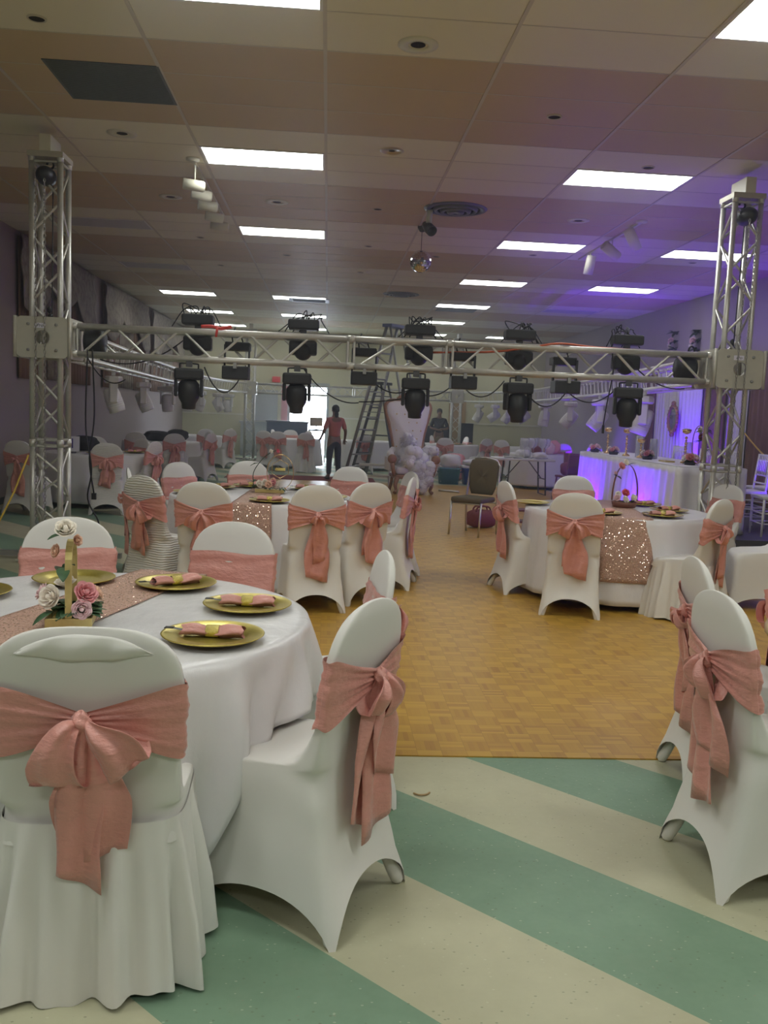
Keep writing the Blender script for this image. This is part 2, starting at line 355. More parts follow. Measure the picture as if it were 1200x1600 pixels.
# ---------------------------------------------------------------- ceiling fittings
def ceiling_fittings():
    tr = None
    def panel(k, j, lit, label):
        x, y = GX+k*TX+TX/2, GY+j*TY+TY/2
        t = thing('ceiling_light', label, 'ceiling light', (x, y, CEIL), group='lit ceiling panels' if lit else 'unlit ceiling panels')
        a, b = TX/2-.012, TY/2-.008
        MB().box(-a, -b, -.008, -a+.02, b, -.0005).box(a-.02, -b, -.008, a, b, -.0005).box(-a+.02, -b, -.008, a-.02, -b+.02, -.0005).box(-a+.02, b-.02, -.008, a-.02, b, -.0005).build('frame', M['white'], t)
        MB().box(-a+.02, -b+.02, -.005, a-.02, b-.02, -.001).build('diffuser', M['troffer' if not lit else 'panel' if j < 8 else 'panelf'], t)
    col = {-3: 'column beside the left curtains', -1: 'column left of the centre seam', 2: 'column right of the mirror ball', 4: 'column beside the right wall'}
    where = {-1: 'cut off by the top edge', 5: 'first whole one', 11: 'second from the camera', 17: 'third from the camera', 23: 'fourth from the camera', 29: 'second from the back wall', 35: 'last one by the back wall'}
    for k, js in ((-1, (-1, 5, 11, 23, 29, 35)), (2, (-1, 5, 11, 17, 23, 29, 35)), (4, (11, 17, 35)), (-3, (23, 29, 35))):
        for j in js: panel(k, j, True, f'added unseen lit ceiling panel, {col[k]}, {where[j]}')
    for k in (-3, -1, 2, 4):
        for j in (-7, -13): panel(k, j, True, f'added unseen lit ceiling panel, {col[k]}, {"over" if j == -7 else "behind"} the camera')  # out-of-view panels added to brighten surfaces facing the camera
    for k, j in ((-3, 11), (-3, 17), (4, 23)): panel(k, j, False, f'switched-off grey ceiling panel in the {col[k]}, {where[j]}')
    dl = [(-1.97, 6.2, 1), (.52, 6.2, 2), (1.76, 7.42, 1), (-1.97, 8.6, 2), (.52, 8.63, 3), (3.0, 8.66, 1), (.52, 11.05, 1), (-1.95, 11.02, 2), (3.0, 11.06, 2),
          (-1.95, 13.5, 1), (-.74, 14.64, 1), (.52, 13.49, 1), (1.6, 14.05, 1), (5.44, 13.43, 1), (-.69, 10.98, 2), (3.0, 13.5, 1), (.5, 16, 1), (3., 16, 1), (-1.95, 16, 1)]
    names = ['left of the grey return grille', 'with a wide pale ring near the top edge', 'alone in the tan band on the right', 'above the first track lamps', 'with an open bright cone', 'just above the lit panel on the right',
             'beyond the open cone', 'behind the track lamps', 'with a thick pale rim on the right', 'beside the second left panel', 'between the centre and left panels', 'left of the mirror ball', 'right below the mirror ball', 'beside the far right panel',
             'wide pale and flat near the left track', 'right of the third panel', 'far along the centre seam', 'far along the right seam', 'far along the left seam']
    for (x, y, kind), nm in zip(dl, names):
        t = thing('recessed_downlight', f'round recessed ceiling downlight, {nm}', 'downlight', (x, y, CEIL), group='round ceiling downlights')
        r = .095 if kind == 2 else .07
        o = 2.0 if kind == 2 else 1.25
        if kind == 3:
            MB().lathe([(.115, -.004), (.095, -.012), (.085, -.003), (.03, -.001)], 28).build('trim_ring', M['chrome'], t)
        else: MB().lathe([(r*o*.72, -.0006), (r*o*.72, -.006), (r*.75, -.010), (r*.72, -.002)], 28).build('trim_ring', M['cream'] if kind == 2 else M['gridm'], t)
        MB().lathe([(.001, -.0035), (.05 if kind != 3 else .03, -.0035)], 24).build('opening', M['dark'], t)
    for (x, y, nm) in ((1.44, 10.82, 'above the mirror ball'), (1.43, 18.6, 'farther down the hall')):
        t = thing('round_air_diffuser', f'large round grey ceiling air diffuser {nm}', 'air vent', (x, y, CEIL), group='round air diffusers')
        for i, (r0, r1, z) in enumerate(((.30, .38, -.012), (.22, .27, -.03), (.14, .19, -.045), (.02, .11, -.055))):
            MB().lathe([(r1, -.001 if i == 0 else z+.03), (r1-.01, z), (r0, z-.004), (r0, z+.01)], 40).build('ring', M['ventm'], t)
        MB().lathe([(.30, -.002), (.005, -.002)], 32).build('throat', M['dark'], t)
    t = thing('return_grille', 'dark grey rectangular return air grille in the tan ceiling band', 'air vent', (-1.74, 7.3, CEIL))
    MB().box(-.42, -.41, -.008, .42, .41, -.0005).build('backing', M['grille'], t)
    s = MB()
    for i in range(40): s.box(-.40, -.39+i*.0198, -.011, .40, -.39+i*.0198+.008, -.008)
    s.build('slats', M['grille'], t)
    t = thing('square_air_vent', 'small square dark air vent near the far ceiling panels', 'air vent', (-.5, 20.4, CEIL))
    MB().box(-.45, -.3, -.012, .45, .3, -.0005).build('frame', M['ventm'], t)
    MB().box(-.36, -.2, -.015, .36, .2, -.012).build('grille', M['dark'], t)
    t = thing('square_air_vent', 'faint grey square air vent right of the centre panels', 'air vent', (2.9, 20.9, CEIL))
    MB().box(-.45, -.3, -.012, .45, .3, -.0005).build('frame', M['ventm'], t)
    # track lights
    def track(loc, L, heads, label, sy=1):
        t = thing('track_rail', label, 'track light rail', loc)
        MB().box(-.018, 0, -.025, .018, L, -.0005).build('rail', M['cream'], t)
        if sy > 0: MB().lathe([(.07, 0), (.07, -.02), (.02, -.03)], 20, Matrix.Translation((0, 0, 0))).build('canopy', M['cream'], t)
    def lamp(p, d, label, s=1, post=.12):
        t = thing('track_spotlight', label, 'spotlight', p, group='cylinder track spotlights')
        MB().tube([(0, 0, 0), (0, 0, -post)], .008, 8).build('stem', M['cream'], t)
        d = Vector(d).normalized(); q = d.to_track_quat('Z', 'Y').to_matrix().to_4x4()
        mm = Matrix.Translation((0, 0, -post-.05)) @ q
        MB().lathe([(.001, -.10*s), (.045*s, -.10*s), (.055*s, -.085*s), (.055*s, .12*s), (.048*s, .12*s), (.048*s, .04*s), (.001, .03*s)], 24, mm).build('lamp_shade', M['cream'], t)
    z = CEIL-.026
    track((-1.43, 9.3, CEIL), 2.6, 0, 'thin cream track rail on the left ceiling')
    for y, nm in ((9.45, 'nearest on the left track'), (10.0, 'second on the left track'), (10.5, 'third on the left track'), (11.1, 'fourth on the left track'), (11.6, 'last on the left track')):
        lamp((-1.43, y, z), (-.9, -.25, .05), f'cream cylinder spotlight {nm}', 1.0, .15 if y < 9.9 else .12)
    track((3.74, 10.9, CEIL), 2.7, 0, 'thin cream track rail on the right ceiling', 1)
    lamp((3.74, 13.0, z), (-.1, .2, -.95), 'cream cylinder spotlight pointing straight down, lowest on the right track', 1.25, .1)
    lamp((3.74, 12.0, z), (-.7, -.2, .45), 'cream cylinder spotlight tilted up, middle of the right track', 1.25, .1)
    lamp((3.74, 11.2, z), (.45, .1, -.75), 'dim cream cylinder spotlight nearest the camera on the right track', 1.25, .08)
    # mirror ball
    y0 = 11.9; x0 = 1.155
    t = thing('mirror_ball', 'silver mirrored disco ball hanging from the ceiling', 'disco ball', (x0, y0, CEIL))
    MB().lathe([(.06, -.0005), (.06, -.02), (.03, -.07), (.004, -.075), (.004, -.33)], 16).build('hanger', M['dgrey'], t)
    n = 24; P = []
    b = MB()
    for i in range(1, 15):
        a0, a1 = PI*i/16, PI*(i+1)/16; k = max(6, int(28*math.sin((a0+a1)/2)))
        for j in range(k):
            q0, q1 = 2*PI*j/k+.01, 2*PI*(j+1)/k-.01
            b.add([(.145*math.sin(a)*math.cos(q), .145*math.sin(a)*math.sin(q), -.45+.145*math.cos(a)) for a, q in ((a0+.01, q0), (a0+.01, q1), (a1-.01, q1), (a1-.01, q0))], [(0, 1, 2, 3)], False)
    b.build('mirror_tiles', M['mirror'], t)
    MB().ball((0, 0, -.45), .142, 24).build('core', M['dgrey'], t)
    t = thing('ceiling_spotlight', 'dark can spotlight clipped up beside the mirror ball', 'spotlight', (x0-.01, y0-1.0, CEIL))
    MB().tube([(0, 0, 0), (0, .1, -.14)], .035, 12).build('bracket', M['cream'], t)
    q = Matrix.Translation((0, .1, -.2)) @ Vector((.35, -.7, -.5)).to_track_quat('Z', 'Y').to_matrix().to_4x4()
    MB().lathe([(.001, -.12), (.04, -.1), (.065, 0), (.065, .1), (.06, .1), (.058, .03), (.001, .02)], 20, q).build('lamp_shade', M['dgrey'], t)
ceiling_fittings()

# ---------------------------------------------------------------- truss rig
TT = .0265
def zig(b, p0, p1, u, w, step=.56, r=.0125, flip=0, close=.06):
    """zig-zag lacing between chords p0+u*s and p0+w*s along p0->p1"""
    d = (p1-p0); L = d.length; d.normalize(); n = max(1, round((L-2*close)/step)); st = (L-2*close)/n
    for i in range(n):
        a = p0+d*(close+i*st); c = p0+d*(close+(i+1)*st); m = (a+c)/2
        A, B = (u, w) if (i*0+flip) % 2 == 0 else (w, u)
        b.tube([a+A+d*.015, m+B-d*.02], r, 6, False); b.tube([m+B+d*.02, c+A-d*.015], r, 6, False)
    for s in (0, L):
        q = p0+d*(s+(.03 if s == 0 else -.03)); b.tube([q+u, q+w], r, 6, False)
def truss(parent, p0, p1, side, up, h=.127, sections=None, rc=TT):
    p0, p1 = Vector(p0), Vector(p1); side = Vector(side).normalized()*h; up = Vector(up).normalized()*h
    cs = [side+up, -side+up, -side-up, side-up]; d = (p1-p0).normalized(); cuts = sections or [0, (p1-p0).length]
    for a, c in zip(cuts[:-1], cuts[1:]):
        q0, q1 = p0+d*a, p0+d*c
        for k in cs: MB().tube([q0+k, q1+k], rc, 12).build('chord', M['alu'], parent)
        for i in range(4):
            b = MB(); zig(b, q0, q1, cs[i], cs[(i+1) % 4], flip=i); b.build('lacing', M['alu'], parent)
    for c in cuts:
        for k in cs:
            q = p0+d*c+k; MB().tube([q-d*.035, q+d*.035], rc+.005, 12).build('coupler', M['alu'], parent)
def chain(p0, p1, r=.012):
    p0, p1 = Vector(p0), Vector(p1); L = (p1-p0).length; st = .03; n = int(L/st); b = MB()
    for i in range(n):
        c = p0.lerp(p1, (i+.5)/n); pts = []
        for k in range(8):
            a = 2*PI*k/8; x = .009*math.cos(a); z = .019*math.sin(a)
            pts.append(c+(Vector((x, 0, z)) if i % 2 else Vector((0, x, z))))
        b.tube(pts, .0032, 4, closed=True)
    return b
def tower(x, y, where, detail=True, zt=3.70):
    t = thing('truss_tower', f'silver box truss tower {where}', 'truss tower', (x, y, 0))
    truss(t, (0, 0, .04), (0, 0, zt), (1, 0, 0), (0, 1, 0), sections=[0, 1.08, zt-.04] if detail else None)
    MB().cbox((0, 0, .02), (.5, .5, .02)).build('base_plate', M['plate'], t, bevel=.003)
    for sx, sy in ((1, 0), (-1, 0), (0, 1), (0, -1)):
        MB().cbox((sx*.42, sy*.42, .05), (.5 if sx else .05, .5 if sy else .05, .05)).build('outrigger', M['alud'], t)
    # sleeve block
    zc = 2.09; s = MB(); h = .21; w = .245; hz = .185
    if not detail: w = .19
    MBp = M['plate']
    for ax in range(4):
        m = Matrix.Rotation(ax*PI/2, 4, 'Z') @ Matrix.Translation((0, -w, zc)); b = MB(); N = 28; rr = .065
        def ringp(r, y): return [m @ Vector((r*math.cos(2*PI*k/N), y, r*math.sin(2*PI*k/N))) for k in range(N)]
        def sq(y):
            o = []
            for k in range(N):
                c, q = math.cos(2*PI*k/N), math.sin(2*PI*k/N); f = 1/max(abs(c), abs(q)); o.append(m @ Vector((w*c*f, y, hz*q*f)))
            return o
        b.grid([sq(.012), sq(0), ringp(rr, 0), ringp(rr, .012), sq(.012)], closev=True, smooth=False)
        b.build('sleeve_plate', MBp, t)
        if detail:
            bb = MB()
            for sx in (-1, 1):
                for sz in (-1, 1): bb.lathe([(.001, .016), (.012, .016), (.014, 0)], 10, m @ Matrix.Translation((sx*.125, 0, sz*.115)) @ Matrix.Rotation(PI/2, 4, 'X'))
            bb.build('bolts', M['alud'], t)
            MB().tube([m @ Vector((w-.002, 0, -hz)), m @ Vector((w-.002, 0, hz))], .016, 10).build('corner_post', M['plate'], t)
    if detail:
        MB().cbox((-.02, -w-.004, zc+.105), (.10, .004, .045)).build('name_plate', M['paper'], t)
    # head block
    MB().cbox((0, 0, zt+.03), (.32, .32, .05)).build('head_plate', M['plate'], t, bevel=.003)
    MB().box(-.05, -.16, zt+.055, .05, .16, min(zt+.20, CEIL-.01)).build('head_bracket', M['cream'], t, bevel=.003)
    if detail:
        k = thing('chain_hoist', f'black chain hoist hooked inside the truss tower {where.split(",")[0]}', 'chain hoist', (x, y, 0))
        hk = [Vector((.03*math.cos(a), 0, zt-.03+.035*math.sin(a))) for a in [R(q) for q in range(-120, 181, 20)]]
        MB().tube(hk, .010, 8).build('hook', M['black'], k)
        MB().ball((.0, -.12, zt-.16), .085, 16, (1, 1.8, 1)).build('motor_housing', M['black'], k)
        MB().tube([(.03, -.02, zt-.22), (.02, -.02, 2.32), (.0, -.02, 2.27)], .006, 6).build('pendant_cord', M['rubber'], k)
        MB().ball((0, -.03, 2.36), .022, 10, (1, 1, 1.6)).ball((0.01, -.03, 2.30), .025, 10).build('lower_hook', M['black'], k)
        for dx, z0, nm in ((-.045, .35, 'slack'), (.035, .35, 'loaded')):
            b = chain((dx, -.285, z0), (dx, -.285, zt-.22)); o = b.build('hoist_chain', M['chain'], None, (x, y, 0))
            tag(o, f'grey steel {nm} chain hanging on the truss tower {where.split(",")[0]}', 'chain')
    return t
TLX, TRX, TY0 = -2.62, 3.94, 8.62
tower(TLX, TY0, 'at the near left, beside the brown curtains')
tower(TRX, TY0, 'at the near right, in front of the head table')
tower(-2.25, 25.9, 'at the far left, in front of the back wall', False)
tower(3.75, 25.9, 'at the far right, beside the person in black', False)

def rig():
    t = thing('truss_beam', 'silver box truss beam spanning the two near towers', 'truss beam', (0, TY0, 2.09))
    x0, x1 = TLX+.25, TRX-.25
    truss(t, (x0, 0, 0), (x1, 0, 0), (0, 1, 0), (0, 0, 1), sections=[0, .2-x0, 1.14-x0, x1-x0])
    t = thing('truss_beam', 'thin silver box truss beam spanning the two far towers', 'truss beam', (0, 25.9, 2.09))
    truss(t, (-2.06, 0, 0), (3.56, 0, 0), (0, 1, 0), (0, 0, 1), sections=[0, 2.8, 5.62])
    out = {}
    for nm, ctl in (('left', [(-2.62, 8.87), (-2.8, 12), (-2.98, 15.5), (-3.10, 19), (-3.04, 22), (-2.78, 24.4), (-2.45, 25.6)]), ('right', [(3.94, 8.87), (4.2, 11.5), (4.62, 16), (4.95, 20.5), (4.75, 23.8), (4.05, 25.6)])):
        P = spline([(a, b, 2.09) for a, b in ctl], 8); out[nm] = P
        t = thing('curved_truss', f'long silver curved ladder truss running down the {nm} side', 'truss beam', (0, 0, 0))
        for dx in (-.127, .127):
            for dz in (-.127, .127):
                MB().tube([p+Vector((dx, 0, dz)) for p in P], TT, 10).build('chord', M['alu'], t)
        k = 0; sp = .30
        for a, b_ in zip(P[:-1], P[1:]):
            L = (b_-a).length; n = max(1, round(L/sp)); d = (b_-a)/n
            for i in range(n):
                c = a+d*(i+.35); e = d*.5; h = .127
                MB().tube([c+Vector((-h, 0, -h)), c+e+Vector((-h, 0, h)), c+e+Vector((h, 0, h)), c+Vector((h, 0, -h))], .010, 6, False, True).build('rung', M['alu'], t)
    return out
SIDE = rig()

def font(txt, size, mat, parent, loc, rot=(PI/2, 0, 0), name='lettering', ext=.001, shear=0):
    c = bpy.data.curves.new(name, 'FONT'); c.body = txt; c.size = size; c.align_x = 'CENTER'; c.align_y = 'CENTER'; c.extrude = ext; c.shear = shear
    c.materials.append(mat); o = bpy.data.objects.new(name, c); COL.objects.link(o); o.location = loc; o.rotation_euler = rot
    if parent: o.parent = parent
    bpy.context.view_layer.update()
    me = bpy.data.meshes.new_from_object(o.evaluated_get(bpy.context.evaluated_depsgraph_get())); me.name = name
    q = bpy.data.objects.new(name, me); COL.objects.link(q); q.location = loc; q.rotation_euler = rot; q.parent = parent
    bpy.data.objects.remove(o); return q
for o in [q for q in bpy.data.objects if q.name.startswith('name_plate')]:
    font('Pro', .04, M['ink'], o.parent, (-.02, -.2515, 2.195), shear=.3)

# ---------------------------------------------------------------- moving head lights
def moving_head(mat, mlens, tilt, pan, style, label, loc, group, s=1.0):
    t = thing('moving_head_light', label, 'stage light', loc, pan, group)
    t.scale = (s, s, s)
    MB().box(-.03, -.025, -.05, .03, .025, .0).build('clamp', mat if style == 'w' else M['dgrey'], t, bevel=.004)
    if style == 'w':
        b = MB()
        out = [(-.19, -.06), (-.15, -.12), (.15, -.12), (.19, -.06), (.19, .06), (.15, .12), (-.15, .12), (-.19, .06)]
        b.grid([[Vector((x*.9, y*.9, -.06)) for x, y in out], [Vector((x, y, -.085)) for x, y in out], [Vector((x, y, -.14)) for x, y in out], [Vector((x*.85, y*.85, -.155)) for x, y in out]], closev=True, smooth=False)
        b.add([(x*.9, y*.9, -.06) for x, y in out]+[(x*.85, y*.85, -.155) for x, y in out], [tuple(range(8)), tuple(range(15, 7, -1))], False)
        b.build('base', mat, t, bevel=.008)
        h0, hr, hl, yk = -.36, .115, .34, .13
        for sx in (-1, 1):
            MB().box(sx*yk-.018, -.055, -.42, sx*yk+.018, .055, -.15).build('yoke_arm', mat, t, bevel=.015)
    else:
        MB().box(-.135, -.08, -.17, .135, .08, -.065).build('base', mat, t, bevel=.02)
        MB().tube(spline([(-.085, 0, -.07), (-.085, 0, -.035), (-.07, 0, -.02), (.07, 0, -.02), (.085, 0, -.035), (.085, 0, -.07)], 3), .008, 8).build('handle', mat, t)
        h0, hr, hl, yk = -.27, .085, .30, .118
        for sx in (-1, 1):
            MB().box(sx*yk-.016, -.05, -.33, sx*yk+.016, .05, -.16).build('yoke_arm', mat, t, bevel=.015)
    m = Matrix.Translation((0, 0, h0)) @ Matrix.Rotation(tilt, 4, 'X')
    if style == 'w': prof = [(.001, .15), (.07, .145), (.10, .12), (.112, .05), (.115, -.02), (.113, -.15), (.108, -.19), (.098, -.195), (.09, -.17)]
    else: prof = [(.001, .10), (.07, .095), (.098, .06), (.10, -.04), (.092, -.075), (.066, -.12), (.062, -.17), (.055, -.172), (.05, -.155)]
    hd = MB().lathe(prof, 24, m).build('head', mat, t)
    r, z = prof[-1]; MB().lathe([(.001, z+.015), (r*.6, z+.012), (r, z)], 20, m).build('lens', mlens, hd)
    if style == 'w':
        v = MB()
        for i in range(4): v.lathe([(.116, -.02-i*.03), (.119, -.03-i*.03), (.116, -.04-i*.03)], 24, m)
        v.build('cooling_ring', mat, hd)
    return t
def heads():
    # black ones on the near beam: hanging heads (front chord) and clamped cases between
    zb = 2.09-.127-.027; cs = [(-1.31, 'leftmost, beside the red ribbon'), (-.30, 'in front of the bright doorway'), (.83, 'in front of the white throne'), (1.82, 'right of the throne'), (2.90, 'rightmost, above the head table')]
    for i, (x, nm) in enumerate(cs):
        moving_head(M['black'], M['lens'], [.12, .25, .1, -.1, .15][i], [.1, 0, -.1, .15, -.2][i], 'b', f'black moving head light hanging below the near beam, {nm}', (x, TY0-.127, zb), 'black moving heads under the near beam')
    for i, (x, nm) in enumerate(cs):
        t = thing('moving_head_light', f'black moving head light mounted above the near beam, {nm}', 'stage light', (x+.04, TY0+.127, 2.245), 0, 'black moving heads on top of the near beam')
        MB().box(-.15, -.085, .05, .15, .085, .15).build('base', M['black'], t, bevel=.02)
        MB().box(-.03, -.02, -.01, .03, .02, .05).build('clamp', M['dgrey'], t)
        MB().box(-.135, -.06, -.19, .135, .06, -.055).build('yoke', M['black'], t, bevel=.02)
        MB().ball((0, .0, -.15), .09, 16, (1, 1, 1)).build('head', M['black'], t)
        c = MB(); rnd = random.Random(i*7+3)
        for k in range(6):
            a = rnd.uniform(-.12, .12); q = rnd.uniform(-.22, .22); w = rnd.uniform(-.06, .06)
            c.tube(spline([(a, 0, .14), (a+w, .03, .14+rnd.uniform(.02, .09)), (a+w*1.5+q*.2, -.03, .15+rnd.uniform(.02, .10)), (lerp(a, q, .6), .02, .15+rnd.uniform(-.01, .05)), (q*1.2, 0, .03)], 5), .0055, 6)
        o = c.build('cable_loops', M['rubber'], None, (x+.04, TY0+.127, 2.245)); tag(o, f'tangle of black cable looped above the near beam, {nm}', 'cable', 'cable tangles on the near beam')
    for x, nm in ((-.885, 'left of the doorway'), (.335, 'in front of the ladder'), (1.30, 'between throne and second joint'), (2.31, 'in front of the right curved truss')):
        t = thing('stage_light_case', f'square black stage light strapped across the near beam, {nm}', 'stage light', (x, TY0+.02, 2.09), 0, 'square black lights across the near beam')
        MB().box(-.12, .03, -.02, .12, .2, .06).build('upper_body', M['black'], t, bevel=.012)
        MB().box(-.125, -.13, -.30, .125, .08, -.175).build('lower_body', M['black'], t, bevel=.012)
        MB().box(-.015, -.175, -.20, .015, -.13, -.15).build('clamp', M['alud'], t)
        for sx in (-1, 1): MB().box(sx*.115-.008, .0, -.2, sx*.115+.008, .05, .03).build('yoke_arm', M['black'], t)
        MB().tube([(-.05, .1, .05), (-.06, .1, .12), (-.03, .1, .2)], .007, 6).tube([(.05, .1, .05), (.03, .1, .11), (.08, .08, .17)], .007, 6).build('cable_tail', M['rubber'], t)
    # white ones on the curved trusses
    def on(side, Y):
        P = SIDE[side]
        for a, b in zip(P[:-1], P[1:]):
            if a.y <= Y <= b.y: return a.lerp(b, (Y-a.y)/(b.y-a.y))
        return P[-1]
    ordn = ['nearest the camera', 'second from the near tower', 'third from the near tower', 'fourth from the near tower', 'fifth from the near tower', 'third from the far tower', 'second from the far tower', 'last, beside the far tower']
    L = [(12.5, .32, -1.3), (15.2, .42, -1.4), (18.1, .15, -.2), (20.7, -.1, .1), (22.3, -.3, -1.2), (24.1, .55, -1.3), (24.95, .2, -.4)]
    for (Y, ti, pa), nm in zip(L, ordn[:5]+ordn[6:]):
        p = on('left', Y); moving_head(M['whitep'], M['lens'], ti, pa, 'w', f'white moving head light under the left curved truss, {nm}', (p.x-.127, p.y, 2.09-.15), 'white moving heads under the left curved truss')
    Rr = [(11.2, .30, 1.2), (13.9, .62, 1.35), (16.4, .68, 1.3), (19.4, .15, 1.5), (21.6, .95, 1.4), (23.1, .6, 1.3), (24.1, .95, 1.4), (24.9, .5, 1.3)]
    for (Y, ti, pa), nm in zip(Rr, ordn):
        p = on('right', Y); moving_head(M['whitep'], M['lens'], ti, pa, 'w', f'white moving head light under the right curved truss, {nm}', (p.x-.127, p.y, 2.09-.15), 'white moving heads under the right curved truss')
    # cables
    rnd = random.Random(5); zt = 2.25; k = 0
    runs = [((-.8, 1.93), (-1.2, 1.9), .25, 'left of the doorway'), ((-.25, 1.93), (.3, 1.62), .10, 'by the doorway'), ((.3, 1.63), (.9, 1.72), .02, 'across the ladder'), ((.35, 1.92), (.85, 1.8), .12, 'behind the throne head'),
            ((.85, 1.75), (1.25, 1.86), .08, 'right of the throne head'), ((1.3, 1.86), (1.75, 1.9), .15, 'left of the second right head'), ((1.85, 1.85), (2.3, 1.82), .18, 'under the second right head'), ((2.35, 1.8), (2.85, 1.88), .12, 'left of the rightmost head'),
            ((2.95, 2.2), (3.6, 1.9), .1, 'near the right tower'), ((-2.3, 1.95), (-1.95, 1.75), .12, 'near the left tower'), ((-2.2, 1.93), (-1.4, 2.17), .12, 'over the left truss bay')]
    for (a, b, d, nm) in runs:
        y = TY0+rnd.uniform(-.2, .2)
        o = MB().tube(sag((a[0], y, a[1]), (b[0], y+.05, b[1]), d, 14), .0065, 6).build('cable', M['rubber']); tag(o, f'black cable sagging below the near beam, {nm}', 'cable', 'cables slung on the near beam')
    o = MB().tube(spline([(-2.22, 8.4, 2.0), (-2.24, 8.42, 1.3), (-2.18, 8.4, .9), (-2.22, 8.42, .62), (-2.12, 8.4, .42), (-2.1, 8.4, .28)], 6), .008, 6); o.cbox((-2.1, 8.4, .27), (.03, .03, .07))
    tag(o.build('hanging_cable', M['rubber']), 'black cable with a plug hanging beside the left tower', 'cable')
    o = MB().tube(spline([(-2.19, 8.45, 2.0), (-2.17, 8.45, 1.4), (-2.21, 8.44, 1.0), (-2.17, 8.45, .66)], 6), .008, 6); o.cbox((-2.17, 8.45, .64), (.04, .03, .06))
    tag(o.build('hanging_cable', M['rubber']), 'second black cable hanging beside the left tower, with the shorter end', 'cable')
    o = MB().tube(spline([(2.72, 8.5, 2.2), (2.74, 8.5, 2.0), (2.70, 8.5, 1.7), (2.68, 8.5, 1.5)], 5), .006, 6); o.cbox((2.68, 8.5, 1.46), (.02, .02, .08))
    tag(o.build('hanging_cable', M['rubber']), 'thin black cable with a plug hanging left of the rightmost head', 'cable')
    o = MB().tube(spline([(1.0, 8.75, 2.14), (1.6, 8.7, 2.17), (1.95, 8.5, 2.22), (2.2, 8.47, 2.26), (2.6, 8.6, 2.25), (3.2, 8.7, 2.25)], 6), .010, 6)
    tag(o.build('orange_cable', M['orange']), 'orange cable lying along the top of the near beam', 'cable')
    o = MB()
    o.tube(spline([(-1.2, 8.455, 2.26), (-1.1, 8.45, 2.265), (-1.02, 8.46, 2.25), (-.92, 8.45, 2.27)], 4), .016, 6); o.tube([(-1.05, 8.45, 2.26), (-1.06, 8.44, 2.17)], .012, 6)
    tag(o.build('red_ribbon', M['redtape']), 'red ribbon tied on the top chord of the near beam', 'ribbon')
    for sx, side in ((-1, 'left'), (1, 'right')):
        x = TLX+.40 if sx < 0 else TRX-.42
        t = thing('hoist_motor', f'black drum motor inside the near beam next to the {side} tower', 'motor', (x, TY0+.05, 2.09))
        MB().lathe([(.001, -.09), (.10, -.09), (.105, -.06), (.105, .06), (.10, .09), (.001, .09)], 24, Matrix.Rotation(PI/2, 4, 'Y')).build('drum', M['black'], t)
        if sx > 0: MB().box(-.08, -.06, .105, .12, .06, .16).build('housing', M['dgrey'], t); MB().tube([Vector((.05+.03*math.cos(a), 0, .17+.05*math.sin(a))) for a in [PI*k/6 for k in range(7)]], .009, 6).build('shackle', M['black'], t)
heads()

# ---------------------------------------------------------------- chairs
def sup(th, n):
    s = (th/(PI/4)) % 8
    x, y = (1, s) if s < 1 else (2-s, 1) if s < 3 else (-1, 4-s) if s < 5 else (s-6, -1) if s < 7 else (1, s-8)
    q = (abs(x)**n+abs(y)**n)**(1/n); return x/q, y/q
NP = 72
CH = .98
def back_hw(z, W=.205):
    big = W > .22; W *= 1+.035*max(0, min(1, (z-.6)/.2))
    if big:
        if z < .80: return W
        t = min(1, (z-.80)/(CH-.80)); return W*max(0, 1-t**2.7)**(1/3.0)
    if z < .77: return W
    t = min(1, (z-.77)/(CH-.77)); return W*max(0, 1-t**2.6)**(1/2.35)
def yb(z): return -.205-.06*max(0, (z-.5)/.46)**1.1
def yfk(z):
    return yb(z)+.052-.012*max(0, (z-.6)/.36)
RINGS = [(.0, -.300, .262, .248), (.02, -.295, .260, .245), (.06, -.284, .254, .239), (.11, -.268, .247, .231), (.18, -.25, .24, .226), (.27, -.226, .233, .214), (.36, -.212, .228, .208), (.42, -.207, .228, .208), (.455, -.205, .224, .207), (.475, -.205, .205, .205),
         (.487, -.205, .14, .204), (.493, -.205, .05, .203), (.50, -.205, -.04, .203), (.512, -.206, -.085, .203), (.535, -.207, -.115, .203), (.57, -.21, -.14, .203), (.62, -.213, yfk(.62), .203)]
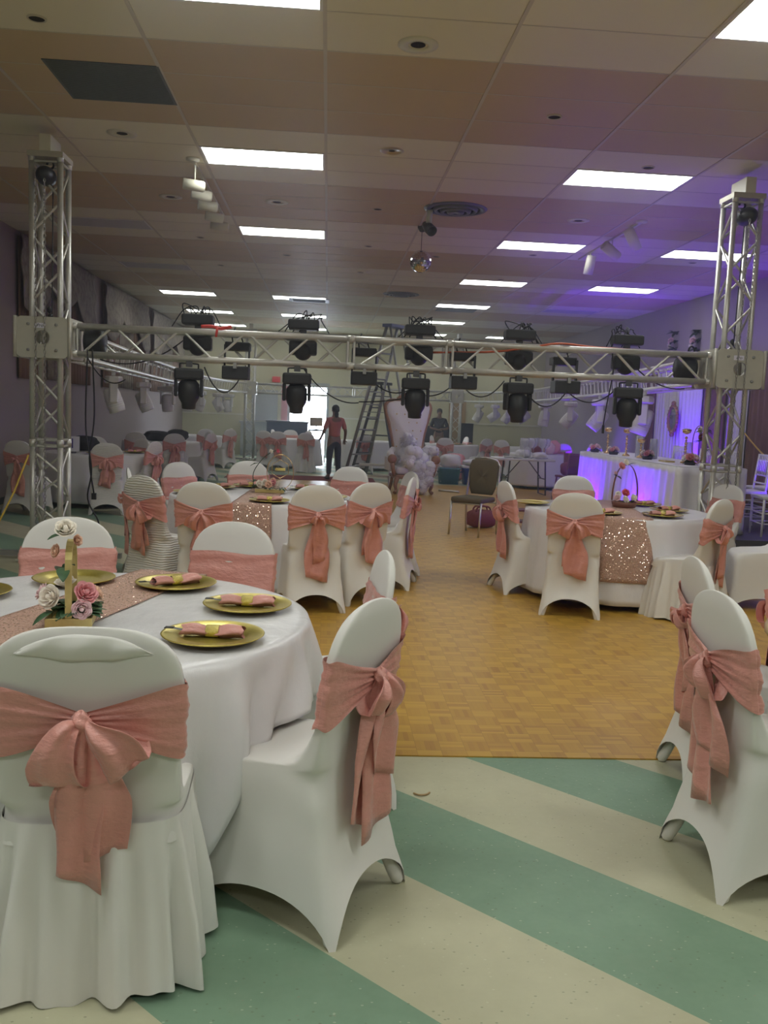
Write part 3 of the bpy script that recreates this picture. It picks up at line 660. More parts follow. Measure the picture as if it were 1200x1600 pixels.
def cover(kind, W=.205):
    b = MB(); rows = []; sc = W/.205
    rr = list(RINGS)
    zs = [.67, .72, .76, .80, .84, .88, .91, .933, .95, .962, .971, .977, .9797]
    rr += [(z, yb(z), yfk(z), back_hw(z, W)/sc) for z in zs]
    start = 0
    if kind == 'skirt': rr = [(.40, -.215, .20, .205)]+[q for q in rr if q[0] >= .42]
    for (z, y0, y1, hw) in rr:
        hw *= sc; row = []; n = 9 if z < .45 else 5; my, hy = (y0+y1)/2, (y1-y0)/2
        if z > .92: hy *= max(.25, 1-((z-.92)/.06)**2*.75)
        for k in range(NP):
            th = 2*PI*(k+.5)/NP; c, s = sup(th, n); x, y = hw*c, my+hy*s; zz = z
            if kind != 'skirt' and z < .40:
                # side parameter: arch between the feet, fabric pulled in
                ax, ay = abs(c), abs(s); e = min(ax, ay)/max(ax, ay); a = max(0, 1-(e/.93)**2.2); w = (1-z/.40)
                ht = .15 if (ay > ax and s < 0) else .105
                zz = z+ht*a**.7*w*(1-z/.5); pull = .034*a*w
                if ay > ax: y -= math.copysign(pull, s)
                else: x -= math.copysign(pull, c)
            row.append(Vector((x, y, zz)))
        rows.append(row)
    b.grid(rows, closev=True); L = len(b.v); b.f.append(tuple(range(L-NP, L))); b.sm.append(True)
    if kind != 'skirt':
        for sx in (-1, 1):
            for sy, y in ((-1, -.262), (1, .230)): b.tube([(sx*.166*sc, y-sy*.050, .14), (sx*.187*sc, y-sy*.028, .085), (sx*.205*sc, y-sy*.008, .035), (sx*.211*sc, y, .010), (sx*.211*sc, y, .001)], [.010, .020, .024, .021, .014], 12)
    return b
def skirt(W=.205, seed=0):
    b = MB(); rows = []; rnd = random.Random(seed); ph = [rnd.uniform(0, 6) for _ in range(4)]; N = 220
    for i in range(14):
        t = i/13; z = lerp(.462, .012, t); row = []
        for k in range(N):
            th = 2*PI*k/N; c, s = sup(th, 5)
            p = .5*math.sin(17*th+ph[0])+.35*math.sin(26*th+ph[1])+.3*math.sin(9*th+ph[2])
            o = (.004+.05*t)+.032*min(1, t*1.6)*p
            row.append(Vector((c*(W+o), -.005+s*(.215+o), z+(.012*math.sin(5*th+ph[3]) if i == 13 else 0))))
        rows.append(row)
    b.grid(rows, closev=True); return b
def band(W, zc=.735, hh=.102, seed=1, knot=True):
    rnd = random.Random(seed); b = MB(); rows = []; N = 96; V = 19; ph = rnd.uniform(0, 6)
    for k in range(N):
        th = 2*PI*(k+.5)/N; row = []
        c, s = sup(th, 5); u = min(1, abs(c)) ; rear = s < 0
        for j in range(V):
            v = j/(V-1)*2-1; h = hh; cz = zc
            if rear and knot:
                g = 1-min(1, (abs(c)/.97))**.85; h = lerp(hh, .026, g); cz = zc+.012*g
            z = cz+v*h; y0, y1 = yb(z), yfk(z); hw = max(back_hw(z, W), .12)
            my, hy = (y0+y1)/2, (y1-y0)/2
            off = .007+.002*math.sin(7*v+ph)+(.0015*math.sin(23*v+3*th))
            if rear and knot:
                g = 1-min(1, abs(c)); off += .018*g+.009*(.35+g)*abs(math.sin(2.6*PI*v+ph+1.5*c))
            else: off += .002*math.sin(3.1*c*4+5*v+ph)+.0025*math.sin(9*v*v+ph+2*c)-.001
            z += .004*math.sin(5*th+ph)*(v)
            row.append(Vector((c*(hw+off), my+s*(hy+off), z)))
        rows.append(row)
    b.grid(rows, closeu=True); return b
def ribbon(pts, wv, widths, folds, amp, seed=0, V=13, normals=None):
    rnd = random.Random(seed); ph = rnd.uniform(0, 6); rows = []; n = len(pts)
    for i, p in enumerate(pts):
        w = widths[i]; wd = wv[i] if isinstance(wv, list) else wv; nn = normals[i] if normals else Vector((0, -1, 0)); row = []
        for j in range(V):
            v = j/(V-1)*2-1
            row.append(p+wd*(v*w)+nn*(amp*math.sin(folds*v*PI+ph+i*.12)*min(1, w/.03)+amp*.4*math.sin(folds*2.3*v+i*.3)))
        rows.append(row)
    return rows
def loop(side, L, drop, wid, seed):
    """bow loop: a ribbon leaving the knot, turning at the tip and coming back behind itself"""
    b = MB(); rnd = random.Random(seed); N = 30; pts = []; ws = []; nrm = []; wds = []; ph = rnd.uniform(0, 6)
    for i in range(N):
        t = i/(N-1); a = t*2*PI; q = (1-math.cos(a))/2; dr = drop*(.55+.75*q); y = -.040*math.sin(a)*(1.2-.4*q)
        pts.append(Vector((side*(L*q*math.cos(drop*(.6+.5*q))+.010), -.016+y, -L*q*math.sin(drop*(.6+.6*q))+.006*math.sin(3*a+ph))))
        wds.append(Vector((side*math.sin(dr), 0, math.cos(dr)))); ws.append(lerp(.012, wid, min(1, q*1.3)**.7)); nrm.append(Vector((0, -1, 0)) if t < .5 else Vector((0, 1, 0)))
    b.grid(ribbon(pts, wds, ws, 1.3, .010, seed, 17, nrm)); return b
def tail(dx, L, w0, w1, sway, seed, y0=-.02, cut=.05, zk=.735):
    b = MB(); rnd = random.Random(seed); pts = []; ws = []; nrm = []; N = 24
    for i in range(N):
        t = i/(N-1); z = -L*t; zz = zk+z; yy = (yb(zz) if zz > .45 else -.205-.02*max(0, (.45-zz)/.3))-yb(zk)
        pts.append(Vector((dx*t**.7+sway*math.sin(t*2.6+seed), y0+yy-.012-.012*math.sin(PI*t)*(1+.6*math.sin(seed)), z))); ws.append(lerp(w0, w1, min(1, t*1.7)**.8)*(1+.13*math.sin(6*t+seed*2))); nrm.append(Vector((0, -1, 0)))
    rows = ribbon(pts, Vector((1, 0, 0)), ws, 1.0+.25*(seed % 3), .013, seed, 13, nrm)
    for j in range(13): rows[-1][j] += Vector((0, 0, -cut*(j/12 if seed % 2 else 1-j/12)))
    b.grid(rows); return b
def knot(seed=0):
    b = MB(); rows = []; n = 20
    for i in range(15):
        a = PI*i/14; row = []
        for k in range(n):
            q = 2*PI*k/n; r = math.sin(a)*(1+.20*math.sin(4*q+5*a)); row.append(Vector((.024*r*math.cos(q)*(1+.25*math.sin(2*a+q)), .021*r*math.sin(q), -.030*math.cos(a)-.004*math.sin(q*2))))
        rows.append(row)
    b.grid(rows, closev=True); return b
def make_chair(kind, W, label, sash='bow', seed=1, tails=((.01, .42), (-.02, .34)), loops=(.13, .12), legs=True):
    t = thing('draped_chair', label, 'chair')
    cm = M['ruched'] if kind == 'ruched' else M['spandex']
    cv = cover('skirt' if kind == 'skirt' else 'spandex', W).build('chair_cover', cm, t)
    if kind == 'skirt': skirt(W, seed).build('skirt', M['spandex'], t)
    if kind == 'skirt' and W > .22:
        # loose slack fold of cloth below the top rail
        b = MB(); rows = []
        for j in range(9):
            v = j/8; row = []
            for i in range(31):
                u = i/30*2-1; z = lerp(.966-.05*abs(u)**2.4, .935-.04*(1-u*u)-.02*abs(u)**2.4, v)
                row.append(Vector((u*.165, yb(z)-.003-.012*math.sin(PI*v)*(1-u*u)-.003*math.sin(9*u+4*v), z)))
            rows.append(row)
        b.grid(rows).build('slack_fold', M['spandex'], t, solid=.002)
    s = band(W, seed=seed).build('sash', M['sash'], t)
    zk = .747; ky = yb(zk)-.03
    knot().build('knot', M['sash'], s, (0, ky-.012, zk))
    loop(-1, loops[0], R(58+10*math.sin(seed)), .050*loops[0]/.12, seed).build('bow_loop', M['sash'], s, (0, ky, zk), solid=.0015)
    loop(1, loops[1], R(48+12*math.cos(seed*2)), .048*loops[1]/.12, seed+5).build('bow_loop', M['sash'], s, (0, ky, zk), solid=.0015)
    for i, (dx, L) in enumerate(tails):
        tail(dx, L, .014, .060+.014*((seed+i) % 3), .006, seed+i, y0=-.004-.012*i).build('tail', M['sash'], s, (0, ky+.012, zk), solid=.0015)
    if legs and kind == 'spandex':
        for sx in (-1, 1):
            for y0, y1 in ((-.15, -.252), (.15, .216)):
                MB().tube([(sx*.145, y0, .43), (sx*.204, y1, .012)], .0115, 8).build('leg', M['chrome'], t)
    return t
protos = {}
def place(kind, bt, face, label, group=None, lean=0):
    """bt: world xy of the top of the back; face: point the chair faces"""
    if kind != 'A': bt = (bt[0]*.967, bt[1]*.967)
    dx, dy = face[0]-bt[0], face[1]-bt[1]; L = math.hypot(dx, dy); dx /= L; dy /= L
    rz = math.atan2(-dx, dy); loc = (bt[0]+dx*.25, bt[1]+dy*.25, 0)
    tr = protos[kind]
    if isinstance(tr, tuple): o = dup(tr, loc, rz, label, group)
    else:
        o = tr; o.location = loc; o.rotation_euler.z = rz; o['label'] = label
        if group: o['group'] = group
        protos[kind] = tree(o)
    return o
T1, T3, T2, T4 = (-.84, 3.2), (-.55, 7.85), (2.60, 7.70), (2.45, 3.0)
protos['A'] = make_chair('skirt', .232, 'x', seed=2, tails=((.03, .34), (-.005, .40)), loops=(.165, .15))
protos['B'] = make_chair('spandex', .205, 'x', seed=3, tails=((-.05, .42), (.03, .46), (.07, .30)), loops=(.10, .12))
protos['C'] = make_chair('spandex', .205, 'x', seed=4, tails=((.0, .30), (.02, .40)), loops=(.12, .12))
protos['D'] = make_chair('spandex', .205, 'x', seed=5, tails=((.0, .46), (.025, .32)), loops=(.06, .07))
protos['E'] = make_chair('ruched', .205, 'x', seed=7, tails=((-.03, .34), (.02, .30)), loops=(.12, .13))
protos['F'] = make_chair('skirt', .205, 'x', seed=9, tails=((.03, .42), (.01, .36)), loops=(.11, .08))
G1, G3, G2, G4 = 'chairs around the near left table', 'chairs around the middle table', 'chairs around the right table', 'chairs at the near right edge'
place('A', (-.575, 2.16), (-.62, 3.2), 'white chair with a loose pleated skirt and big salmon bow at the bottom left', G1)
place('B', (.165, 2.66), (-.80, 3.16), 'white spandex chair with long salmon tails, next to the pleated-skirt chair at the front table', G1)
place('C', (.27, 3.62), (-.75, 3.4), 'white spandex chair with a flat salmon sash, behind the near bow chair', G1)
place('C', (-.44, 4.42), (-.66, 3.4), 'white chair facing the camera across the near left table, behind two gold plates', G1)
place('D', (-1.25, 4.40), (-1.0, 3.3), 'white chair with wide salmon sash behind the near rose centrepiece', G1)
place('E', (-1.46, 7.12), (-.7, 7.9), 'ruched white chair with a big salmon bow at the middle table', G3)
place('D', (-1.74, 7.9), (-.6, 7.9), 'white chair seen edge-on behind the ruched bow chair', G3)
place('C', (-.92, 6.72), (-.68, 7.9), 'white chair with a short rosette bow, right of the ruched chair', G3)
place('D', (-.05, 6.80), (-.30, 7.9), 'white chair with one long thin sash tail, in the centre', G3)
place('C', (.39, 7.22), (-.3, 8.0), 'white chair with a full bow, right of the one with the long thin tail', G3)
place('D', (.80, 8.0), (-.5, 8.05), 'white chair seen side-on with a bow at the right end of the middle table', G3)
place('C', (.86, 8.75), (-.4, 8.1), 'white chair angled behind the side-on bow chair at the middle table', G3)
place('D', (.27, 9.24), (-.3, 8.0), 'white chair facing the camera at the back of the middle table, nearest the throne', G3)
place('C', (-.83, 9.58), (-.6, 8.0), 'white chair facing the camera behind the hexagon centrepiece', G3)
place('D', (-1.48, 8.95), (-.6, 8.0), 'white chair facing the camera at the back left of the middle table', G3)
place('C', (1.63, 7.95), (2.6, 7.85), 'white spandex chair in profile on the parquet, left of the right table', G2)
place('D', (2.6, 9.12), (2.5, 7.8), 'white chair facing the camera behind the right table', G2)
place('C', (2.0, 6.90), (2.28, 7.8), 'white spandex chair with a short bow at the near side of the right table', G2)
place('F', (3.16, 6.80), (2.35, 7.42), 'white chair with a satin skirt and long tail, right side of the right table', G2)
place('D', (4.05, 8.62), (2.6, 7.8), 'white chair behind the satin-skirt chair, in front of the tower', G2)
place('C', (4.12, 7.5), (2.6, 7.6), 'white spandex chair whose back is cut by the right edge, seat toward the right table', G2)
place('B', (1.375, 2.94), (2.6, 2.90), 'white spandex chair with trailing sash at the near right edge of the photo', G4)
place('D', (1.62, 3.72), (2.9, 3.45), 'white chair half hidden behind the near right chair', G4)
place('C', (2.16, 3.95), (2.6, 3.2), 'white chair of which only a sash and seat show at the right photo edge', G4)

# ---------------------------------------------------------------- tables, cloths, settings
def table(x, y, r, label, group='round banquet tables'):
    t = thing('round_table', label, 'table', (x, y, 0), 0, group)
    MB().lathe([(.001, .735), (r-.02, .735), (r-.01, .74), (r-.01, .752), (r-.02, .757), (.001, .757)], 48).build('tabletop', M['tanwood'], t)
    for sx in (-1, 1):
        for sy in (-1, 1): MB().tube([(sx*r*.45, sy*r*.4, .735), (sx*r*.5, sy*r*.5, 0)], .015, 8).build('leg', M['alud'], t)
    return t
def cloth(x, y, r, zb, nf, amp, seed, mat, label, ztop=.765, group='white tablecloths', flare=.06, N=240, pull=None):
    rnd = random.Random(seed); ph = [rnd.uniform(0, 6) for _ in range(5)]; rows = []
    for q in (.0, .15, .3, .45, .6, .75, .88, .96, .99):
        rows.append([Vector((r*q*math.cos(2*PI*k/N), r*q*math.sin(2*PI*k/N), ztop+.0012*math.sin(7*q+3*2*PI*k/N+ph[0]))) for k in range(N)])
    for i in range(16):
        t = i/15; row = []
        for k in range(N):
            th = 2*PI*k/N; z1 = zb(th) if callable(zb) else zb; z = lerp(ztop-.006, z1, t)
            p = .55*math.sin(nf*th+ph[1])+.3*math.sin(nf*1.7//1*th+ph[2])+.25*math.sin((nf*.5//1)*th+ph[3])
            p = p+.35*(p*p)
            rr = r+.006+flare*t**.8+amp*min(1, t*1.3)**.9*p
            if pull is not None: g = max(0, math.cos(th-pull))**10; rr += g*.020*t*math.sin(26*th+5.5*t)+.006*t*math.sin(41*th+2*t)
            row.append(Vector((rr*math.cos(th), rr*math.sin(th), z)))
        rows.append(row)
    b = MB().grid(rows, closev=True)
    o = b.build('tablecloth', mat, None, (x, y, 0), solid=.002); tag(o, label, 'tablecloth', group); return o
def runner(cx, cy, ang, w, r, drops, label, ztop=.768):
    """strip crossing the table through (cx,cy) offset from centre, falling over both ends; drops = fall lengths"""
    b = MB(); path = []
    for d in np.linspace(drops[0], .02, 14): path.append((-r-.02-.05*d/.5, ztop-d))
    for s in np.linspace(-1, 1, 24): path.append((s*r, ztop+.002))
    for d in np.linspace(.02, drops[1], 14): path.append((r+.02+.05*d/.5, ztop-d))
    rows = []
    for i, (s, z) in enumerate(path):
        row = []
        for j in range(13):
            v = j/12*2-1; vv = v*w/2; fall = max(0, ztop-z); over = abs(s) > r*.9
            edge = math.sqrt(max(0, r*r-vv*vv)); s2 = math.copysign(min(abs(s), edge+.02+(.06+.012*math.sin(9*v+2*i*.1))*fall/.5), s) if abs(s) > edge else s
            row.append(Vector((vv*(1+.1*math.sin(i*.15)*min(1, fall*3)), s2, z+(.001*math.sin(8*v+i)))))
        rows.append(row)
    b.grid(rows); o = b.build('table_runner', M['sequin'], None, (cx, cy, 0), ang, solid=.002); return tag(o, label, 'table runner', 'sequin table runners')
def plate_proto():
    o = MB().lathe([(.001, .003), (.095, .003), (.108, .006), (.118, .014), (.160, .017), (.166, .019), (.168, .017), (.160, .012), (.12, .006), (.105, 0), (.001, 0)], 56).build('charger_plate', M['gold'])
    return tag(o, 'x', 'plate', 'gold charger plates')
def napkin_proto():
    b = MB(); rows = []; N = 20
    for i in range(22):
        t = i/21; x = lerp(-.10, .10, t); row = []
        sq = 1-.35*math.exp(-((t-.5)/.16)**2); r = (.024+.006*math.sin(3*t))*sq; fl = 1+.3*max(0, .3-t)*3
        for k in range(N):
            a = 2*PI*k/N; w = 1+.12*math.sin(4*a+t*2)+.07*math.sin(7*a-t*5)
            row.append(Vector((x+.006*math.sin(3*a), r*fl*w*math.cos(a), .019+r*.72*w*math.sin(a)+.004*math.sin(9*t))))
        rows.append(row)
    b.grid(rows, closev=True)
    sp = []
    for i in range(40):
        a = i*.33; rr = .004+.018*i/40; sp.append([Vector((.098+.001*math.sin(a), rr*math.cos(a), .019+rr*.72*math.sin(a))), Vector((.085, rr*math.cos(a), .019+rr*.72*math.sin(a)))])
    b.grid(sp)
    o = b.build('napkin', M['sash']); tag(o, 'x', 'napkin', 'rolled salmon napkins')
    q = MB().lathe([(.0215, -.022), (.0245, -.02), (.0245, .02), (.0215, .022)], 20, Matrix.Translation((0, 0, .019)) @ Matrix.Rotation(PI/2, 4, 'Y') @ Matrix.Diagonal((.84, 1, 1, 1)))
    q.build('napkin_ring', M['glitter'], o)
    return o
def fork_proto():
    b = MB().box(-.02, -.006, .0, .05, .006, .003)
    b.add([(-.02, -.010, .001), (-.055, -.012, .006), (-.055, .012, .006), (-.02, .010, .001)], [(0, 1, 2, 3)])
    for k in range(4): b.box(-.085, -.011+k*.0065, .006, -.055, -.0085+k*.0065, .0085)
    o = b.build('fork', M['dgrey']); return tag(o, 'x', 'fork', 'forks wrapped in the napkins')
PL, NK, FK = plate_proto(), napkin_proto(), fork_proto(); first = {'p': 1}
TRP, TRN, TRF = tree(PL), tree(NK), tree(FK)
def setting(x, y, z, ang, where, nap=True, fork=True, s=1):
    def put(tr, o, zz, dx, dy, lab, az):
        if first.get(o.name, 1) == 1: first[o.name] = 0; c = o
        else: c = dup(tr, None, parent=None) if False else dup(tr, (0, 0, 0), 0)
        c.location = (x+dx, y+dy, zz); c.rotation_euler.z = az; c['label'] = lab; return c
    put(TRP, PL, z, 0, 0, f'gold charger plate {where}', ang)
    if nap:
        put(TRN, NK, z+.004, 0, 0, f'salmon napkin roll {where}', ang)
        if fork: put(TRF, FK, z+.020, -.075*math.cos(ang), -.075*math.sin(ang), f'fork in the napkin {where}', ang)

def petal_rows(r, h, a0, open_, seed):
    rows = []
    for i in range(6):
        t = i/5; row = []
        for j in range(7):
            v = j/6*2-1; a = a0+v*.75*(1-.25*t); rr = r*(.35+open_*t**1.2)*(1-.12*v*v*t); z = h*(t-.18*v*v*t)+.02*r*math.sin(seed+5*v)
            row.append(Vector((rr*math.cos(a), rr*math.sin(a), z)))
        rows.append(row)
    return rows
def rose(c, r, mat, parent, axis=(0, 0, 1), name='rose', seed=0):
    b = MB(); q = Matrix.Translation(c) @ Vector(axis).normalized().to_track_quat('Z', 'Y').to_matrix().to_4x4()
    b.lathe([(.001, r*.75), (r*.16, r*.72), (r*.24, r*.4), (r*.2, 0)], 10, q)
    for lay, (n, op, h) in enumerate(((3, .05, .78), (4, .25, .74), (5, .48, .62), (6, .68, .44))):
        for k in range(n):
            rows = petal_rows(r, r*h*1.15, 2*PI*k/n+lay*.6+seed, op, seed+k+lay)
            b.grid([[q @ p for p in row] for row in rows])
    return b.build(name, mat, parent, solid=r*.03)
def leaf(b, p, d, L, w, up=Vector((0, 0, 1)), curl=.3):
    p, d = Vector(p), Vector(d).normalized(); s = d.cross(up)
    if s.length < .01: s = Vector((1, 0, 0))
    s.normalize(); n = s.cross(d); rows = []
    for i in range(7):
        t = i/6; ww = w*math.sin(PI*min(1, t*.95+.03))**.8*(1-.2*t); c = p+d*L*t-Vector((0, 0, curl*L*t*t))
        rows.append([c-s*ww+n*ww*.25, c, c+s*ww+n*ww*.25])
    b.grid(rows)
def leaves(parent, pts, mat, seed=0, L=.06, w=.016, name='leaves'):
    rnd = random.Random(seed); b = MB()
    for p, n in pts:
        for _ in range(n):
            a = rnd.uniform(0, 2*PI); e = rnd.uniform(-.2, .8); leaf(b, p, (math.cos(a), math.sin(a), e), L*rnd.uniform(.7, 1.3), w*rnd.uniform(.8, 1.3))
    o = b.build(name, mat, parent, solid=.0008); o['kind'] = 'stuff'; return o

def tables():
    angB = math.atan2(2.66-3.2, .165+.81); angT = math.atan2(-1, .42)
    def zb1(th):
        d = lambda a: math.cos(th-a)
        z = .49+.03*math.sin(3*th)
        z = lerp(z, .51, max(0, d(angB+.15))**14); z = lerp(z, .17, max(0, d(-.93))**110)
        return z
    table(*T1, .78, 'round table under white satin cloth at the near left, with gold plates')
    cloth(*T1, .70, .03, 22, .012, 1, M['linen'], 'plain white floor-length tablecloth below the satin one at the near left', .762, flare=.02)
    cloth(*T1, .79, zb1, 15, .034, 4, M['satin'], 'shiny white satin tablecloth draped over the near left table', .768, flare=.045, N=420, pull=angB-.1)
    table(*T3, .78, 'round table under a white cloth in the middle left, with hexagon centrepiece')
    cloth(*T3, .795, .06, 16, .02, 7, M['linen'], 'white tablecloth on the middle table with the hexagon centrepiece')
    table(*T2, .78, 'round table under a white cloth on the right, on the parquet')
    cloth(*T2, .795, .06, 14, .022, 9, M['satin'], 'white satin tablecloth on the right table on the parquet')
    table(*T4, .78, 'round table just outside the right photo edge, its chairs showing')
    cloth(T4[0]+.1, T4[1], .78, .06, 14, .022, 9, M['linen'], 'white tablecloth on the table beyond the right photo edge')
    # runners
    runner(T1[0]-.05, T1[1]+.05, math.atan2(-.27, .97)*1, .32, .80, (.36, .45), 'rose gold sequin runner across the near left table', .7725)
    runner(T3[0], T3[1], -.04, .32, .80, (.42, .35), 'rose gold sequin runner on the middle table', .7705)
    runner(T2[0]-.05, T2[1], -.14, .40, .78, (.52, .3), 'rose gold sequin runner hanging low off the right table', .7705)
    z = .7765
    setting(-.28, 3.33, z, -.05, 'at the right rim of the near left table')
    setting(-.35, 2.86, z, .0-.12, 'closest to the pleated-skirt chair on the near left table')
    setting(-.61, 3.70, z, .55, 'at the far rim of the near left table, beside the runner')
    setting(-1.04, 3.74, z, 2.2, 'behind the rose basket on the near left table', False)
    setting(-1.36, 3.42, z, 1, 'cut by the left photo edge', False)
    z = .775
    setting(T3[0]+.10, T3[1]-.62, z, 0, 'on the runner at the near side of the middle table')
    setting(-1.0, 8.30, z, .4, 'at the back left of the middle table'); setting(-.72, 8.56, z, .3, 'behind the flowers of the hexagon centrepiece')
    setting(-.18, 8.50, z, .2, 'right of the hexagon centrepiece'); setting(-1.15, 7.75, z, 1, 'at the left rim of the middle table'); setting(.03, 7.7, z, -.8, 'at the right rim of the middle table')
    setting(2.30, 7.17, z, .1, 'behind the cream-backed bow chair on the right table'); setting(2.80, 7.13, z, 0, 'on the runner at the near side of the right table')
    setting(3.03, 7.58, z, .3, 'beside the satin-skirt chair on the right table'); setting(2.97, 8.05, z, .1, 'in front of the tower on the right table')
    setting(2.42, 8.36, z, 0, 'at the back of the right table'); setting(1.86, 7.85, z, 1.3, 'at the left rim of the right table', False)
    # centrepieces
    t = thing('flower_basket', 'gold basket of pink and cream roses on the near left table', 'centrepiece', (-.85, 3.02, .775), .15)
    MB().box(-.075, -.075, 0, .075, -.067, .032).box(-.075, .067, 0, .075, .075, .032).box(-.075, -.067, 0, -.067, .067, .032).box(.067, -.067, 0, .075, .067, .032).box(-.067, -.067, .002, .067, .067, .01).build('tray', M['goldwood'], t, bevel=.002)
    hnd = [(0, -.068, .0), (0, -.072, .18)]+[(0, -.072*math.cos(a), .20+.085*math.sin(a)) for a in [PI*k/10 for k in range(11)]]+[(0, .072, .18), (0, .068, .0)]
    b = MB(); rows = []
    for p in hnd: rows.append([Vector((sx, p[1]*(1+q*.05), p[2]+q*.004)) for sx, q in ((-.011, 1), (.011, 1), (.011, -1), (-.011, -1))])
    b.grid(rows, closev=True, smooth=False).build('handle', M['goldwood'], t)
    for (c, r, mt, ax, s_) in [((.045, -.035, .105), .042, 'rosep', (.5, -.7, .6), 1), ((.04, -.062, .062), .034, 'pinkf', (.2, -1, .1), 2), ((-.055, -.03, .095), .042, 'rosew', (-.5, -.8, .3), 3), ((-.085, .01, .10), .032, 'pinkf', (-.9, 0, .5), 4), ((-.02, .02, .125), .036, 'rosew', (-.1, -.2, 1), 5),
                               ((.07, .03, .09), .034, 'rosepe', (.8, .2, .5), 6), ((-.01, -.06, .325), .036, 'rosew', (.05, -.8, .75), 7), ((-.035, -.05, .255), .024, 'rosepe', (-.6, -.5, .2), 8), ((.02, -.04, .29), .02, 'rosepe', (.6, -.5, .2), 9)]:
        rose(c, r, M[mt], t, ax, 'rose', s_)
    leaves(t, [((0, -.01, .06), 16), ((-.05, -.04, .05), 8), ((.05, -.04, .045), 8), ((-.01, -.05, .31), 3), ((-.02, -.05, .2), 3), ((.06, .03, .06), 5)], M['leaf'], 3, .07, .020)
    t = thing('hexagon_centrepiece', 'thin gold hexagon wreath stand with cream and pink roses on the middle table', 'centrepiece', (-.50, 8.02, .775), 0)
    MB().box(-.13, -.05, 0, .13, .05, .03).build('tray', M['goldwood'], t, bevel=.002)
    hx = [(.09+.085*math.sin(PI/3*k), 0, .215+.085*math.cos(PI/3*k)) for k in range(6)]
    MB().tube(hx, .003, 6, closed=True).build('hexagon_frame', M['goldmetal'], t)
    MB().tube([(.09+.12*math.sin(2*PI*k/32), .012, .185+.16*math.cos(2*PI*k/32)) for k in range(32)], .0035, 6, closed=True).build('hoop', M['goldmetal'], t)
    MB().box(.045, -.004, .20, .135, .004, .225).build('gold_tag', M['glitter'], t)
    MB().tube(spline([(-.14, 0, .03), (-.15, 0, .17), (-.08, 0, .29), (.0, 0, .36), (.06, 0, .385)], 5), .004, 6).build('branch', M['leafd'], t)
    for (c, r, mt, s_) in [((-.10, -.03, .07), .038, 'rosew', 1), ((-.05, -.04, .085), .034, 'rosew', 2), ((-.01, -.05, .07), .036, 'rosepe', 3), ((.04, -.04, .085), .036, 'rosep', 4), ((.085, -.03, .075), .036, 'rosew', 5), ((.03, -.01, .105), .028, 'rosepe', 6), ((-.0, .0, .37), .020, 'rosew', 7), ((.06, .0, .375), .020, 'roseh', 8)]:
        rose(c, r, M[mt], t, (math.sin(s_), -.9, .5), 'rose', s_)
    leaves(t, [((-.12, 0, .05), 12), ((0, -.03, .04), 10), ((.1, 0, .04), 6), ((-.15, 0, .09), 5), ((-.11, 0, .26), 2)], M['leaf'], 8, .07, .015)
    t = thing('flower_basket', 'round-arched wooden basket of roses on the right table', 'centrepiece', (2.70, 7.80, .775), 0)
    MB().lathe([(.001, 0), (.10, 0), (.115, .05), (.105, .05), (.095, .01), (.001, .01)], 24).build('tray', M['redwood'], t)
    b = MB(); rows = []
    for k in range(25):
        a = PI*k/24; x, zz = .12*math.cos(a), .06+.33*math.sin(a)**.8
        rows.append([Vector((x*q, sy, zz*1)) for q, sy in ((1, -.012), (1, .012), (.93, .012), (.93, -.012))])
    b.grid(rows, closev=True).build('handle', M['redwood'], t)
    for (c, r, mt, s_) in [((-.02, -.07, .07), .036, 'rosew', 1), ((.06, -.05, .09), .034, 'rosew', 2), ((.0, -.01, .125), .038, 'roseh', 3), ((-.08, -.04, .08), .032, 'pinkf', 4), ((.09, .0, .08), .03, 'pinkf', 5), ((-.06, 0, .11), .03, 'rosew', 6), ((-.055, -.01, .365), .036, 'rosep', 7), ((-.015, 0, .40), .030, 'rosew', 8), ((-.10, 0, .30), .018, 'pinkf', 9)]:
        rose(c, r, M[mt], t, (math.sin(s_)*.5, -.9, .5), 'rose', s_)
    leaves(t, [((0, -.05, .05), 14), ((.06, -.03, .05), 8), ((-.07, -.03, .05), 6), ((-.10, -.01, .28), 3), ((.02, 0, .38), 3)], M['leafd'], 5, .06, .017)
tables()

